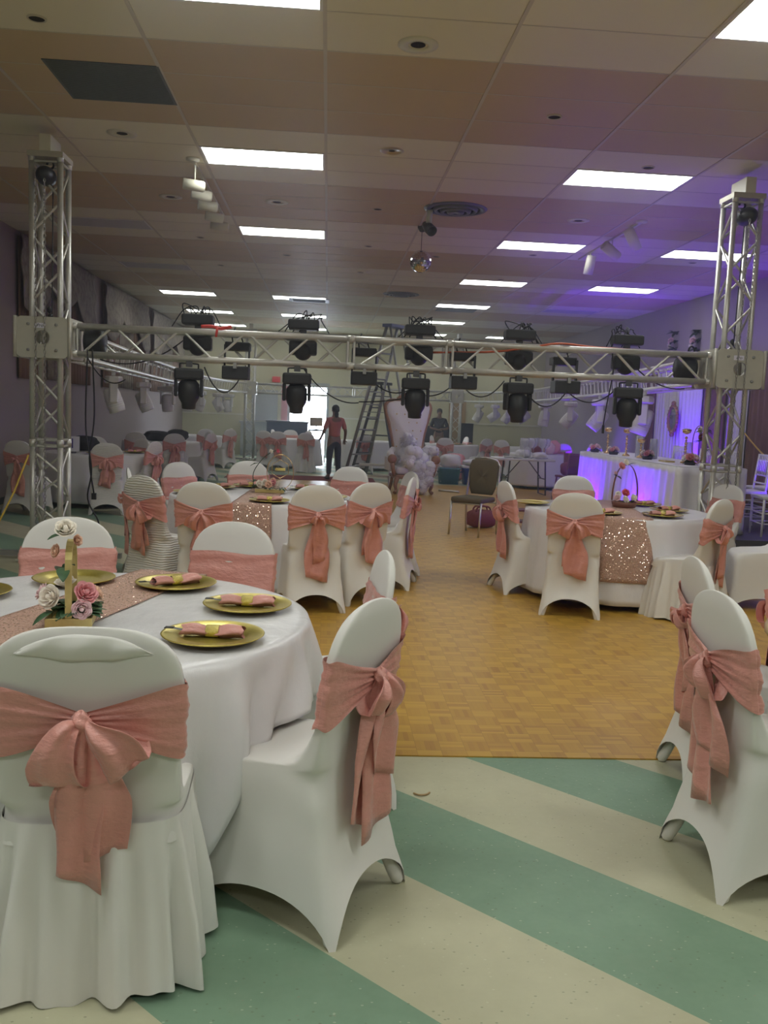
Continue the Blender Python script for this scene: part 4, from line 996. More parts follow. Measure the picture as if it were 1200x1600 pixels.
# ---------------------------------------------------------------- far chairs and tables
def far_seating():
    for i, (x, y, nm) in enumerate(((-3.45, 13.6, 'with the number card, behind the left tower'), (-3.45, 18.8, 'with the black bags, second along the left wall'), (-3.5, 23.3, 'third along the left wall'), (-.95, 23.7, 'in front of the bright doorway'),
                                    (1.05, 24.0, 'behind the ladders'), (3.35, 24.0, 'behind the throne, by the person in black'), (5.5, 23.6, 'in the far right corner'))):
        table(x, y, .76, f'round table under a white cloth {nm}')
        cloth(x, y, .775, .07, 14, .02, 20+i, M['linen'], f'white tablecloth on the round table {nm}', N=160)
        if i in (0, 5):
            for k, (a, nn) in enumerate(((.3, 'right'), (-1.3, 'near'), (1.6, 'far'))):
                setting(x+.55*math.cos(a), y+.55*math.sin(a), .775, a, f'at the {nn} side of the {"number card table" if i == 0 else "table nearest the person in black"}', True, False)
    g = 'draped chairs in the far half of the hall'
    L = [('D', (-4.18, 12.3), (-3.6, 13.6), 'dim white chair with a long salmon tail at the far left edge'),
         ('E', (-3.05, 12.55), (-3.3, 13.6), 'ruched white chair with bow right of the left tower'),
         ('E', (-2.60, 13.7), (-3.5, 13.65), 'ruched white chair turned sideways at the number card table'),
         ('C', (-3.80, 14.8), (-3.5, 13.6), 'dim grey chair behind the number card table, left one'),
         ('C', (-2.98, 14.65), (-3.4, 13.6), 'dim grey chair behind the number card table, right one'),
         ('C', (-3.75, 17.7), (-3.5, 18.8), 'dim grey chair in front of the black bags table, left one'),
         ('E', (-3.0, 17.75), (-3.4, 18.8), 'ruched chair in front of the black bags table, right one'),
         ('C', (-2.42, 18.9), (-3.4, 18.8), 'white chair with a long bow right of the black bags table'),
         ('F', (-2.62, 20.0), (-3.3, 18.9), 'white chair with drooping sash behind the black bags table'),
         ('C', (-3.0, 22.3), (-3.4, 23.3), 'white chair at the near side of the third left table'),
         ('D', (-2.48, 23.1), (-3.4, 23.3), 'white chair right of the third left table, near one'),
         ('C', (-2.55, 23.9), (-3.4, 23.3), 'white chair right of the third left table, far one'),
         ('C', (-1.62, 22.85), (-.95, 23.7), 'white chair left of the doorway table, outer one'),
         ('C', (-1.25, 22.65), (-1.0, 23.7), 'white chair left of the doorway table, inner one'),
         ('F', (-.52, 22.45), (-.75, 23.7), 'white chair with a skirted cover facing the doorway table'),
         ('D', (-1.50, 24.6), (-1.0, 23.7), 'white chair beyond the doorway table, left one'),
         ('D', (-1.02, 24.85), (-.95, 23.7), 'white chair beyond the doorway table, middle one'),
         ('D', (-.50, 24.75), (-.9, 23.7), 'white chair beyond the doorway table, right one'),
         ('C', (.98, 22.8), (1.05, 24.), 'white chair seen through the ladder rungs'),
         ('C', (3.05, 22.75), (3.3, 24.), 'white chair above the teal tote'),
         ('D', (2.95, 25.0), (3.35, 24.), 'white chair behind the table right of the throne, left one'),
         ('D', (3.95, 24.9), (3.4, 24.), 'white chair behind the table right of the throne, right one'),
         ('C', (4.30, 23.6), (3.4, 24.), 'white chair turned left beside the table right of the throne'),
         ('C', (4.55, 22.9), (5.4, 23.6), 'white chair turned right toward the far corner table'),
         ('E', (5.82, 21.5), (5.6, 23.4), 'ruched chair glowing violet left of the head table'),
         ('D', (6.55, 21.3), (5.8, 23.4), 'chair glowing violet just behind the far end of the head table')]
    for k, bt, f, nm in L: place(k, bt, f, nm, g)
    t = thing('number_card', 'small white table number card with a 1 behind the left tower', 'sign', (-3.66, 13.05, .776), .1)
    MB().box(-.10, -.004, .02, .10, .004, .24).build('card', M['paper'], t)
    MB().box(-.05, -.03, 0, .05, .03, .02).build('stand', M['dgrey'], t)
    font('1', .2, M['navy'], t, (0, -.006, .13))
far_seating()

def bag(name, label, cat, loc, sz, mat, seed=0, rz=0, straps=False):
    rnd = random.Random(seed); rows = []; n = 26
    for i in range(13):
        a = PI*i/12; row = []
        for k in range(n):
            q = 2*PI*k/n; f = 1+.10*math.sin(3*q+seed+2*a)+.06*math.sin(7*q-3*a+seed)
            cs, sn = sup(q, 3); row.append(Vector((sz[0]/2*math.sin(a)**.5*cs*f, sz[1]/2*math.sin(a)**.5*sn*f, sz[2]*(.5-.5*math.cos(a))*(1+.05*math.sin(2*q+seed)))))
        rows.append(row)
    o = MB().grid(rows, closev=True)
    if straps:
        t = thing(name, label, cat, loc, rz); o.build('body', mat, t)
        for dy in (-.05, .05): MB().tube(spline([(-.12, dy, sz[2]*.8), (-.08, dy, sz[2]*1.2), (.08, dy, sz[2]*1.2), (.12, dy, sz[2]*.8)], 5), .012, 6).build('handle', mat, t)
        return t
    return tag(o.build(name, mat, None, loc, rz), label, cat)

# ---------------------------------------------------------------- curtains on the side walls
def curtains():
    def drape(x, y0, y1, z0, z1, mat, parent, name, nf, sgn):
        n = int(nf*10); rows = []
        for i in range(9):
            t = i/8; rows.append([Vector((x+sgn*(.03+.028*math.sin(2*PI*nf*k/n)+.008*math.sin(5*k/n*nf+t*2)), lerp(y0, y1, k/n), lerp(z1, z0, t))) for k in range(n+1)])
        MB().grid(rows).build(name, mat, parent, solid=.004)
    for y0, y1, z0, nm in ((13.65, 17.7, 1.83, 'nearest the camera'), (18.6, 22.9, 1.83, 'in the middle'), (23.5, 28.4, 1.85, 'nearest the back wall')):
        t = thing('window_curtain', f'brown pleated curtain with a patterned swag valance on the left wall, {nm}', 'curtain', (0, 0, 0), 0, 'curtains on the left wall')
        L = y1-y0
        drape(XL, y0, y0+L*.33, z0, 3.9, M['drape'], t, 'drape', 7, 1); drape(XL, y1-L*.33, y1, z0, 3.9, M['drape'], t, 'drape', 7, 1)
        drape(XL, y0+L*.33, y1-L*.33, z0+.02, 3.9, M['sheer'] if False else M['valance'], t, 'sheer', 7, 1)
        rows = []
        for i in range(12):
            v = i/11
            rows.append([Vector((XL+.09+.03*math.sin(12*v+3*u)*(1-v)+.05*v, y0-.05+(L+.1)*u, 3.93-v*(.55+.5*abs(2*u-1)**1.5+.28*abs(math.sin(u*PI*3))))) for u in [k/60 for k in range(61)]])
        MB().grid(rows).build('valance', M['valance'], t, solid=.005)
    t = thing('window_curtain', 'white sheer curtain panel washed violet between brown drapes on the right wall', 'curtain', (0, 0, 0))
    drape(XR, 16.35, 18.7, .05, 2.75, M['sheer'], t, 'sheer', 14, -1); drape(XR, 15.35, 16.3, .05, 2.75, M['drape'], t, 'drape', 6, -1); drape(XR, 18.75, 19.3, .05, 2.75, M['drape'], t, 'drape', 4, -1)
    t = thing('window_curtain', 'brown pleated curtain at the right photo edge behind the tower', 'curtain', (0, 0, 0))
    drape(XR, 14.5, 15.2, .05, 2.75, M['sheer'], t, 'sheer', 5, -1); drape(XR, 11.6, 14.45, .05, 2.75, M['drape'], t, 'drape', 14, -1)
    tag(MB().tube(sag((XR-.3, 14.0, 1.45), (XR-.25, 13.2, 1.05), .02), .012, 6).build('rope', M['yellow']), 'yellow rope slanting in front of the right brown curtain', 'rope')
    tag(MB().tube([(-2.69, 8.2, 1.02), (-2.78, 8.1, .70), (-2.93, 8.0, .33), (-3.1, 7.9, .02)], .009, 6).build('rope', M['yellow']), 'yellow rope slanting from the left tower down to the floor', 'rope')
    tag(MB().box(XL+.001, 12.6, 1.42, XL+.03, 12.72, 1.62).build('wall_switch', M['dgrey']), 'small dark switch on the bare mauve left wall', 'switch')
    # oval mirror and wreaths on the right wall
    t = thing('oval_mirror', 'ornate oval mirror in a gold frame on the violet curtain', 'mirror', (XR-.14, 17.45, 1.65))
    ov = lambda a, b, x: [Vector((x, a*math.cos(2*PI*k/40), b*math.sin(2*PI*k/40))) for k in range(40)]
    MB().grid([ov(.01, .01, 0), ov(.20, .22, 0)], closev=True, smooth=False).build('glass', M['mirror'], t)
    b = MB().tube(ov(.23, .25, 0), .028, 8, closed=True)
    for k in range(20): b.ball((0, .255*math.cos(2*PI*k/20), .275*math.sin(2*PI*k/20)), .028, 8)
    b.ball((0, 0, .31), .05, 10).ball((0, 0, -.31), .05, 10).build('frame', M['wood'], t)
    for i, (y, z, nm) in enumerate(((17.9, 3.22, 'left'), (16.8, 3.14, 'right'))):
        t = thing('wall_bouquet', f'dark flower bouquet hanging on the violet right wall, {nm} one', 'wall decoration', (XR-.06, y, z), 0, 'bouquets on the right wall')
        leaves(t, [((0, 0, .16), 14), ((0, 0, 0), 16), ((0, 0, -.16), 14)], M['leafd'], i+2, .15, .04)
        rose((-.06, -.03, .0), .07, M['pinkf'], t, (-1, -.6, .3), 'flower', i); rose((-.05, .05, -.08), .06, M['rosew'], t, (-1, 0, -.2), 'flower', i+3)
curtains()

# ---------------------------------------------------------------- riser, head table, chiavari chairs, uplights
def head_area():
    tag(MB().box(3.95, 9.45, .006, XR-.12, 15.2, .29).build('stage_riser', M['dgrey']), 'low grey stage riser under the head table', 'stage')
    x0, x1, y0, y1, zt = 4.06, 4.84, 9.95, 13.85, 1.05
    t = thing('head_table', 'long head table on the riser under a violet-lit white skirt', 'table', (0, 0, 0))
    MB().box(x0, y0, zt-.03, x1, y1, zt).build('tabletop', M['tanwood'], t)
    for x in (x0+.1, x1-.1):
        for y in (y0+.15, (y0+y1)/2, y1-.15): MB().tube([(x, y, .29), (x, y, zt-.03)], .016, 8).build('leg', M['alud'], t)
    t = thing('table_skirt', 'white gathered skirt and top cloth around the long head table, glowing violet', 'tablecloth', (0, 0, 0))
    MB().box(x0-.015, y0-.015, zt, x1+.015, y1+.015, zt+.012).build('top_cloth', M['linen'], t, bevel=.004)
    per = []; st = .02; yy = y1
    while yy > y0: per.append((x0-.02, yy, -1, 0)); yy -= st
    xx = x0
    while xx < x1: per.append((xx, y0-.02, 0, -1)); xx += st
    yy = y0
    while yy < y1: per.append((x1+.02, yy, 1, 0)); yy += st
    rows = []
    for i in range(9):
        v = i/8; rows.append([Vector((x+nx*(.015+.03*v+.018*(.3+v)*math.sin(k*.55+.4*math.sin(k*.11))), y+ny*(.015+.03*v+.018*math.sin(k*.55)), lerp(zt+.004, .30, v))) for k, (x, y, nx, ny) in enumerate(per)])
    MB().grid(rows).build('skirt', M['linen'], t, solid=.003)
    # chiavari chairs
    def chiavari(label, loc, rz):
        t = thing('chiavari_chair', label, 'chair', loc, rz, 'white spindle-back chairs at the head table')
        b = M['white']
        MB().box(-.2, -.2, .43, .2, .2, .47).build('seat', b, t, bevel=.012)
        for sx in (-1, 1):
            MB().tube([(sx*.18, .18, 0), (sx*.18, .18, .44)], .014, 8).build('leg', b, t)
            MB().tube([(sx*.18, -.20, 0), (sx*.18, -.18, .45), (sx*.18, -.23, .92)], .014, 8).build('leg', b, t)
            for z in (.15, .27): MB().tube([(sx*.18, .18, z), (sx*.18, -.19, z)], .008, 6).build('stretcher', b, t)
        for z in (.15, .27): MB().tube([(-.18, .18, z), (.18, .18, z)], .008, 6).tube([(-.18, -.19, z), (.18, -.19, z)], .008, 6).build('stretcher', b, t)
        for z in (.56, .66, .84, .91): MB().tube([(-.18, -.182-.05*(z-.45)/.47, z), (.18, -.182-.05*(z-.45)/.47, z)], .011, 8).build('back_rail', b, t)
        for k in range(7): MB().tube([(-.135+.045*k, -.19, .66), (-.135+.045*k, -.215, .91)], .007, 6).build('spindle', b, t)
        return t
    c0 = chiavari('x', (5.25, 10.15, .29), PI/2); tr = tree(c0)
    nm = ['nearest the camera, right of the tower', 'second from the camera', 'third from the camera', 'second from the far end', 'at the far end']
    for i, y in enumerate((9.95, 10.75, 11.6, 12.45, 13.35)):
        c = c0 if i == 0 else dup(tr, (0, 0, 0))
        c.location = (5.22+.03*(i % 2), y, .29); c.rotation_euler.z = PI/2+.1*(i-2)*.5; c['label'] = 'white spindle-back chair behind the head table, '+nm[i]
    for (x, y, rz, l) in ((5.95, 10.5, 1.2, 'white spindle-back chair in a second row by the right curtain'), (5.9, 11.5, 1.9, 'white spindle-back chair by the right curtain, farther one')):
        dup(tr, (x, y, .29), rz, l)
    # decor
    z = zt+.012
    def stand(x, y, h, label):
        t = thing('candle_stand', label, 'candle holder', (x, y, z), 0, 'gold stands on the head table')
        MB().lathe([(.001, 0), (.055, 0), (.05, .02), (.015, .04), (.012, .06)], 20).build('base', M['goldmetal'], t)
        b = MB()
        for k in range(int((h-.08)/.035)): b.ball((0, 0, .07+.035*k), .020 if k % 2 else .015, 8)
        b.build('stem', M['goldmetal'], t)
        MB().lathe([(.012, h-.02), (.05, h), (.058, h+.04), (.055, h+.04), (.045, h+.005), (.001, h)], 20).build('cup', M['goldmetal'], t)
        rose((0, 0, h+.015), .045, M['rosew'], t, (0, 0, 1), 'flower', 2)
    for x, y, h, nm in ((4.25, 13.2, .34, 'farthest one'), (4.25, 12.35, .34, 'second from the far end'), (4.45, 10.75, .38, 'below the oval mirror'), (4.30, 11.9, .22, 'shortest, in the middle')): stand(x, y, h, f'gold beaded stand with a cream flower on the head table, {nm}')
    def posy(x, y, s, label, seed):
        t = thing('flower_arrangement', label, 'flowers', (x, y, z), 0, 'low flower arrangements on the head table')
        MB().lathe([(.001, 0), (.06, 0), (.07, .03), (.06, .04), (.001, .04)], 16).build('dish', M['dgrey'], t)
        leaves(t, [((0, 0, .05), 22)], M['leafd'], seed, .09, .025)
        for k in range(6): a = k*1.05+seed; rose((.055*math.cos(a), .055*math.sin(a), .065+.02*(k % 2)), .036*s, M[['pinkf', 'rosew', 'rosep'][(k+seed) % 3]], t, (math.cos(a), math.sin(a), .8), 'rose', k)
    for x, y, s, nm in ((4.15, 13.5, 1.2, 'at the far end'), (4.2, 12.75, 1, 'second from the far end'), (4.25, 11.5, 1.1, 'in the middle'), (4.35, 10.35, 1.5, 'beside the tower')): posy(x, y, s, f'low pink and cream flower arrangement on the head table, {nm}', int(y*2))
    for i, (x, y, h) in enumerate(((4.35, 12.1, .30), (4.5, 11.95, .24), (4.42, 11.75, .27), (4.55, 10.9, .26))):
        tag(MB().lathe([(.001, .004), (.05, .004), (.052, .01), (.05, h), (.054, h), (.056, .0), (.001, 0)], 20).build('glass_vase', M['glass'], None, (x, y, z)), ['clear glass cylinder vase left in the group of three', 'clear glass cylinder vase, shortest of the group of three', 'clear glass cylinder vase right in the group of three', 'clear glass cylinder vase beside the gold stand'][i]+' on the head table', 'vase', 'glass vases on the head table')
    t = thing('metal_hoop', 'bronze hoop with a small wreath of flowers near the tower', 'centrepiece', (4.35, 10.15, z))
    MB().tube([(.02*0, .17*math.cos(a), .03+.22+.22*math.sin(a)) for a in [2*PI*k/32 for k in range(32)]], .006, 6, closed=True).build('hoop', M['wood'], t)
    leaves(t, [((0, -.12, .42), 8), ((0, -.16, .3), 8), ((0, -.15, .2), 5)], M['leafd'], 4, .10, .03); rose((-.02, -.1, .42), .04, M['rosew'], t, (-1, -.5, .3), 'flower', 1); rose((-.02, -.14, .34), .04, M['redcase'], t, (-1, -.5, .3), 'flower', 2)
    tag(MB().box(-.06, -.12, 0, .06, .12, .02).build('name_sign', M['goldwood'], None, (4.3, 10.95, z)), 'small gold slab lying on the head table below the mirror', 'sign')
    # uplights
    def up(loc, d, label, e=UPLIGHT_W, ang=100):
        t = thing('uplight', label, 'uplight', loc, 0, 'violet uplights')
        q = Vector(d).normalized().to_track_quat('Z', 'Y').to_matrix().to_4x4(); m = Matrix.Translation((0, 0, .11)) @ q
        MB().lathe([(.001, -.08), (.06, -.07), (.075, -.03), (.078, .06), (.07, .06), (.068, .03)], 20, m).build('housing', M['black'], t)
        MB().lathe([(.001, .035), (.066, .035)], 20, m).build('lens', M['uv'], t)
        MB().box(-.09, -.01, 0, -.08, .01, .12).box(.08, -.01, 0, .09, .01, .12).box(-.09, -.04, 0, .09, .04, .008).build('stand', M['black'], t)
        l = bpy.data.lights.new('violet_lamp', 'SPOT'); l.energy = e; l.color = UV; l.spot_size = R(ang); l.spot_blend = .8; l.shadow_soft_size = .06
        o = bpy.data.objects.new('violet_lamp', l); COL.objects.link(o); o.parent = t
        o.matrix_local = Matrix.Translation(Vector((0, 0, .11))+Vector(d).normalized()*.09) @ (-Vector(d)).normalized().to_track_quat('Z', 'Y').to_matrix().to_4x4()
    up((3.66, 14.2, .006), (.35, -.45, .75), 'violet uplight on the floor at the far corner of the head table', UPLIGHT_W*.55, 120)
    up((3.62, 12.9, .006), (.6, .1, .6), 'violet uplight on the floor in front of the head table, far one', UPLIGHT_W*.33, 130)
    up((3.60, 10.9, .006), (.6, .05, .55), 'violet uplight on the floor in front of the head table, near one', UPLIGHT_W*.45, 140)
    up((6.2, 12.4, .29), (.3, .0, 1), 'violet uplight behind the head table, near one', UPLIGHT_W*.5, 80)
    up((6.45, 15.8, 0), (.35, .3, .9), 'violet uplight below the sheer curtain', UPLIGHT_W*1.1, 140)
    up((5.3, 17.2, 0), (.0, .25, 1), 'violet uplight on the floor beyond the riser', UPLIGHT_W*1.7, 62)
    up((5.6, 9.75, .29), (.1, .35, 1), 'violet uplight at the right end of the riser', UPLIGHT_W*.7, 130)
    up((6.2, 20.2, 0), (.0, .5, .8), 'violet uplight in front of the two far violet chairs', UPLIGHT_W*.4, 120)
head_area()

# ---------------------------------------------------------------- throne
def throne():
    t = thing('throne_chair', 'tall white tufted throne with a carved gold-brown frame', 'chair', (1.63, 17.15, .0), R(8)+PI)
    t.scale = (1.02, 1.02, 1.05)
    # local: front is +Y
    ol = [(.24, .42), (.25, .62), (.27, .85), (.31, 1.08), (.37, 1.32), (.42, 1.50), (.43, 1.60), (.38, 1.68), (.28, 1.70), (.16, 1.70), (0, 1.74)]
    full = ol+[(-x, z) for x, z in ol[-2::-1]]
    bk = lambda z: -.22-.16*(z-.42)/1.3
    b = MB(); rows = []
    for q in (0, .25, .5, .75, .92, 1):
        row = []
        for x, z in full:
            zz = 1.0+(z-1.0)*q; xx = x*q; row.append(Vector((xx, bk(zz)+.07*(1-q**4)+.012*math.sin(22*xx)*math.sin(18*zz), zz)))
        rows.append(row)
    b.grid(rows); b.build('backrest', M['tuft'], t, solid=.05)
    P = spline([(x*1.03, bk(z), z) for x, z in full], 4); fr = MB().tube(P, .038, 8)
    fr.build('back_frame', M['wood'], t)
    cr = MB()
    for k in range(11):
        a = PI*k/10; cr.ball((.20*math.cos(a), bk(1.72), 1.70+.11*math.sin(a)), .04, 8)
    cr.ball((0, bk(1.75), 1.84), .05, 10).tube([(-.2, bk(1.7), 1.70), (0, bk(1.7), 1.78), (.2, bk(1.7), 1.70)], .035, 8).build('crest', M['wood'], t)
    bt = MB()
    for i in range(5):
        for j in range(4):
            x = (-.24+.16*j+.08*(i % 2)); z = .85+.15*i
            if abs(x) < .3: bt.ball((x, bk(z)+.085, z), .014, 8)
    bt.build('tuft_buttons', M['goldmetal'], t)
    MB().box(-.33, -.25, .36, .33, .33, .50).build('seat', M['tuft'], t, bevel=.05)
    MB().box(-.34, -.26, .28, .34, .34, .36).build('seat_frame', M['wood'], t, bevel=.02)
    for s in (-1, 1):
        MB().tube(spline([(s*.30, -.22, .80), (s*.38, -.05, .72), (s*.41, .15, .70), (s*.41, .30, .66)], 5), [.05+.02*math.sin(k*.2) for k in range(16)], 10).box(s*.41-.04, -.22, .42, s*.41+.04, .28, .66).build('armrest', M['tuft'], t)
        q = MB().lathe([(.001, .03), (.05, .03), (.085, .01), (.085, -.03), (.001, -.03)], 20, Matrix.Translation((s*.42, .33, .64)) @ Matrix.Rotation(-PI/2, 4, 'X'))
        q.tube([(s*.42, .33, .56), (s*.40, .35, .45), (s*.37, .32, .34)], [.045, .035, .04], 10); q.build('arm_scroll', M['wood'], t)
        MB().tube(spline([(s*.31, .30, .30), (s*.35, .36, .18), (s*.33, .34, .08), (s*.36, .38, .03)], 4), [.05, .05, .046, .042, .038, .035, .03, .03, .03, .03, .03, .034, .036][:13], 10).build('leg', M['wood'], t)
        MB().tube(spline([(s*.28, -.24, .30), (s*.29, -.30, .15), (s*.31, -.36, .02)], 4), .032, 8).build('leg', M['wood'], t)
    # white tulle tossed over seat
    rnd = random.Random(3); b = MB(); cs = []
    for k in range(16): cs.append((lerp(-.14, .12, rnd.random()), rnd.uniform(-.20, -.12), .6+.5*k/16, .10))
    for k in range(26): cs.append((rnd.uniform(-.44, .14), rnd.uniform(-.1, .28), rnd.uniform(.52, .84), .12))
    for k in range(26): v = k/26; cs.append((rnd.uniform(-.32, .10)+.06*v, .34+.10*v, lerp(.60, .10, v), .11))
    for (x, y, z, r0) in cs:
        for k in range(95):
            d = Vector((rnd.gauss(0, 1), abs(rnd.gauss(0, 1))*.8+.1, rnd.gauss(0, 1))).normalized(); p = Vector((x, y, z))+d*r0*.75
            e = (d+Vector((rnd.gauss(0, .6), rnd.gauss(0, .6), rnd.gauss(0, .6)))).normalized(); L = rnd.uniform(.04, .10); sd = e.orthogonal().normalized()*rnd.uniform(.004, .009)
            q = [p+e*(L*i/3)-Vector((0, 0, .25*L*(i/3)**2)) for i in range(4)]
            if min(v.z for v in q) < .012: continue
            b.grid([[v-sd*(1-.3*i), v+sd*(1-.3*i)] for i, v in enumerate(q)])
    for (x, y, z, r0) in cs:
        m = Matrix.Rotation(rnd.uniform(0, 6), 4, 'Z') @ Matrix.Rotation(rnd.uniform(0, 3), 4, 'X'); rows = []; n = 30; r_ = min(r0*rnd.uniform(.85, 1.1), z-.012)
        for i in range(16):
            a = PI*(i+.02)/15.04; row = []
            for q in range(n):
                th = 2*PI*q/n; rr = r_*(1+.07*math.sin(6*th+3*a+x*40)*math.sin(a*5+y*30)+.05*math.sin(11*a+9*th)); row.append(Vector((x, y, z)) + (m @ Vector((rr*math.sin(a)*math.cos(th), rr*math.sin(a)*math.sin(th), rr*math.cos(a)))))
            rows.append(row)
        b.grid(rows, closev=True)
    o = b.build('tulle_heap', M['tulle'], None, (1.63, 17.15, 0), R(8)+PI)
    tag(o, 'heap of white ruffled tulle spilling down the throne seat', 'fabric'); o['kind'] = 'stuff'
throne()

# ---------------------------------------------------------------- ladders, steps, bins, brown chair, folding table
def ladder(x, y, h, w0, w1, base, rz, mat, label, nst, capmat):
    t = thing('step_ladder', label, 'ladder', (x, y, 0), rz)
    for s in (-1, 1):
        MB().tube([(-base, s*w0, .02), (0-.05, s*w1, h)], .036, 4).build('front_rail', mat, t)
        MB().tube([(base, s*w0*.9, .02), (.05, s*w1, h)], .028, 4).build('rear_rail', mat, t)
    for k in range(1, nst+1):
        f = k/(nst+1); xx = lerp(-base, -.05, f); w = lerp(w0, w1, f)
        MB().cbox((xx, 0, h*f), (.085, 2*w, .028)).build('step', mat, t)
        if k % 2: MB().tube([(lerp(base, .05, f), -w*.9, h*f), (lerp(base, .05, f), w*.9, h*f)], .014, 6).build('brace', mat, t)
    MB().cbox((0, 0, h+.03), (.26, 2*w1+.12, .07)).build('top_cap', capmat, t, bevel=.01)
    for s in (-1, 1): MB().tube([(lerp(-base, 0, .45), s*lerp(w0, w1, .45), h*.45), (lerp(base, 0, .45), s*lerp(w0, w1, .45), h*.45)], .009, 6).build('spreader', mat, t)
def clutter():
    ladder(1.40, 19.9, 3.42, .40, .20, .95, R(-40), M['alud'], 'tall aluminium step ladder left of the throne, reaching near the ceiling', 11, M['blue'] if False else plain('slate_blue_plastic', (.10, .11, .26), .5))
    ladder(1.30, 21.4, 2.20, .32, .17, .62, R(-35), M['dgrey'], 'shorter dark step ladder behind the tall one', 7, M['dgrey'])
    t = thing('step_platform', 'low aluminium work platform in front of the ladders', 'step stool', (1.02, 18.6, 0), R(-4))
    MB().box(-.32, -.16, .42, .32, .16, .46).build('deck', M['alu'], t); MB().box(-.32, -.30, .20, .32, -.14, .24).build('step', M['alu'], t)
    for sx in (-1, 1):
        for sy in (-.3, .16): MB().tube([(sx*.30, sy*.9, .44 if sy > 0 else .22), (sx*.33, sy*1.15, 0)], .018, 6).build('leg', M['alu'], t)
    def tote(x, y, mat, lidmat, label, nm):
        t = thing(nm, label, 'storage bin', (x, y, 0), 0)
        b = MB(); rows = []
        for z, a, c in ((.0, .21, .15), (.33, .245, .18), (.34, .26, .195), (.37, .26, .195), (.37, .24, .175), (.03, .2, .14)):
            rows.append([Vector((a*sup(2*PI*(k+.5)/32, 9)[0], c*sup(2*PI*(k+.5)/32, 9)[1], z)) for k in range(32)])
        b.grid(rows, closev=True); b.f.append(tuple(range(31, -1, -1))); b.sm.append(False); b.build('body', mat, t)
        if lidmat: MB().box(-.265, -.20, .372, .265, .20, .43).build('lid', lidmat, t, bevel=.02)
        else: MB().cbox((0, 0, .2), (.40, .29, .3)).build('contents', M['linen'], t)
        for s in (-1, 1): MB().box(s*.25-.015, -.06, .26, s*.25+.015, .06, .29).build('handle', mat, t)
    tote(2.77, 19.8, M['teal'], None, 'teal plastic tote right of the throne', 'storage_tote')
    tote(3.33, 19.9, M['blue'], M['white'], 'blue cooler with a white lid beside the teal tote', 'cooler')
    bag('linen_bundle', 'white crumpled linen bundle on the teal tote', 'linen', (2.80, 19.8, .36), (.46, .36, .30), M['linen'], 2)
    bag('linen_bundle', 'white folded linen on the blue cooler', 'linen', (3.36, 19.9, .43), (.56, .38, .14), M['linen'], 5)
    bag('plastic_bag', 'clear and pink gift bag heaped behind the totes', 'bag', (3.05, 20.9, 0), (.55, .4, .62), M['rosep'], 8)
    tag(MB().tube([(2.30, 17.75, .025), (2.66, 17.45, .025)], .022, 10).build('metal_pole', M['alu']), 'short silver pole lying on the floor by the throne', 'pole')
    tag(MB().tube(spline([(.40, 3.42, .004), (.42, 3.40, .006), (.45, 3.41, .004), (.465, 3.425, .006)], 5), .004, 6).build('paper_scrap', M['tanwood']), 'tiny brown scrap lying on the beige tile stripe', 'litter')
    # olive banquet chair
    dx, dy = -.60, -.80; rz = math.atan2(-dx, dy)
    t = thing('banquet_chair', 'uncovered olive-brown banquet chair with a silver frame on the parquet', 'chair', (1.93, 11.35, 0), rz)
    MB().box(-.22, -.20, .43, .22, .23, .50).build('seat', M['olive'], t, bevel=.025)
    rows = []
    ol = [(.15, .52), (.185, .60), (.20, .75), (.205, .88), (.185, .955), (.12, .975), (0, .98)]; full = ol+[(-a, z) for a, z in ol[-2::-1]]
    for q in (0, .5, .9, 1): rows.append([Vector((x*q, -.235-.10*(.75+(z-.75)*q-.5)+.03*(1-q**3), .75+(z-.75)*q)) for x, z in full])
    rows[0] = [p.copy() for p in rows[0]]
    b = MB().grid(rows, closev=True); b.build('backrest', M['olive'], t, solid=.035)
    for s in (-1, 1):
        MB().tube([(s*.225, -.26, 0), (s*.225, -.22, .45), (s*.225, -.245, .62), (s*.215, -.285, .90), (s*.16, -.29, .975)], .014, 8).build('back_frame', M['chrome'], t)
        MB().tube([(s*.215, .24, 0), (s*.215, .20, .44)], .014, 8).build('leg', M['chrome'], t)
    MB().tube([(-.16, -.29, .975), (0, -.295, 1.0), (.16, -.29, .975)], .013, 8).build('top_rail', M['chrome'], t)
    MB().tube([(-.215, .2, .42), (.215, .2, .42)], .011, 8).tube([(-.22, -.2, .42), (.22, -.2, .42)], .011, 8).build('seat_frame', M['chrome'], t)
    bag('duffel_bag', 'dark red bag on the floor behind the olive chair', 'bag', (2.18, 12.1, .006), (.42, .26, .24), M['redcase'], 3, .3, True)
    t = thing('step_stool', 'small red-brown slatted stool on the parquet behind the profile chair', 'stool', (2.72, 12.2, .006), .2)
    for z in (.08, .24): MB().box(-.18, -.13, z, .18, .13, z+.025).build('shelf', M['redwood'], t)
    for sx in (-1, 1):
        for sy in (-1, 1): MB().box(sx*.16-.012, sy*.11-.012, 0, sx*.16+.012, sy*.11+.012, .24).build('leg', M['redwood'], t)
    # folding table with glasses
    t = thing('folding_table', 'white plastic folding table crowded with glasses and linens', 'table', (3.98, 17.6, 0), R(3))
    MB().box(-.62, -.34, .70, .55, .34, .745).build('tabletop', M['whitep'], t, bevel=.012)
    for sx in (-1, 1):
        MB().tube([(sx*.36, -.25, .70), (sx*.40, -.25, .03), (sx*.40, .25, .03), (sx*.36, .25, .70)], .016, 8).build('leg', M['dgrey'], t)
        MB().tube([(sx*.37, -.25, .35), (sx*.37, .25, .35)], .012, 6).tube([(sx*.37, 0, .35), (sx*.08, 0, .70)], .010, 6).build('brace', M['dgrey'], t)
    gp = MB().lathe([(.001, .0), (.06, 0), (.055, .008), (.008, .015), (.007, .18), (.02, .20), (.085, .25), (.10, .33), (.092, .40), (.088, .40), (.096, .33), (.08, .255), (.001, .21)], 20)
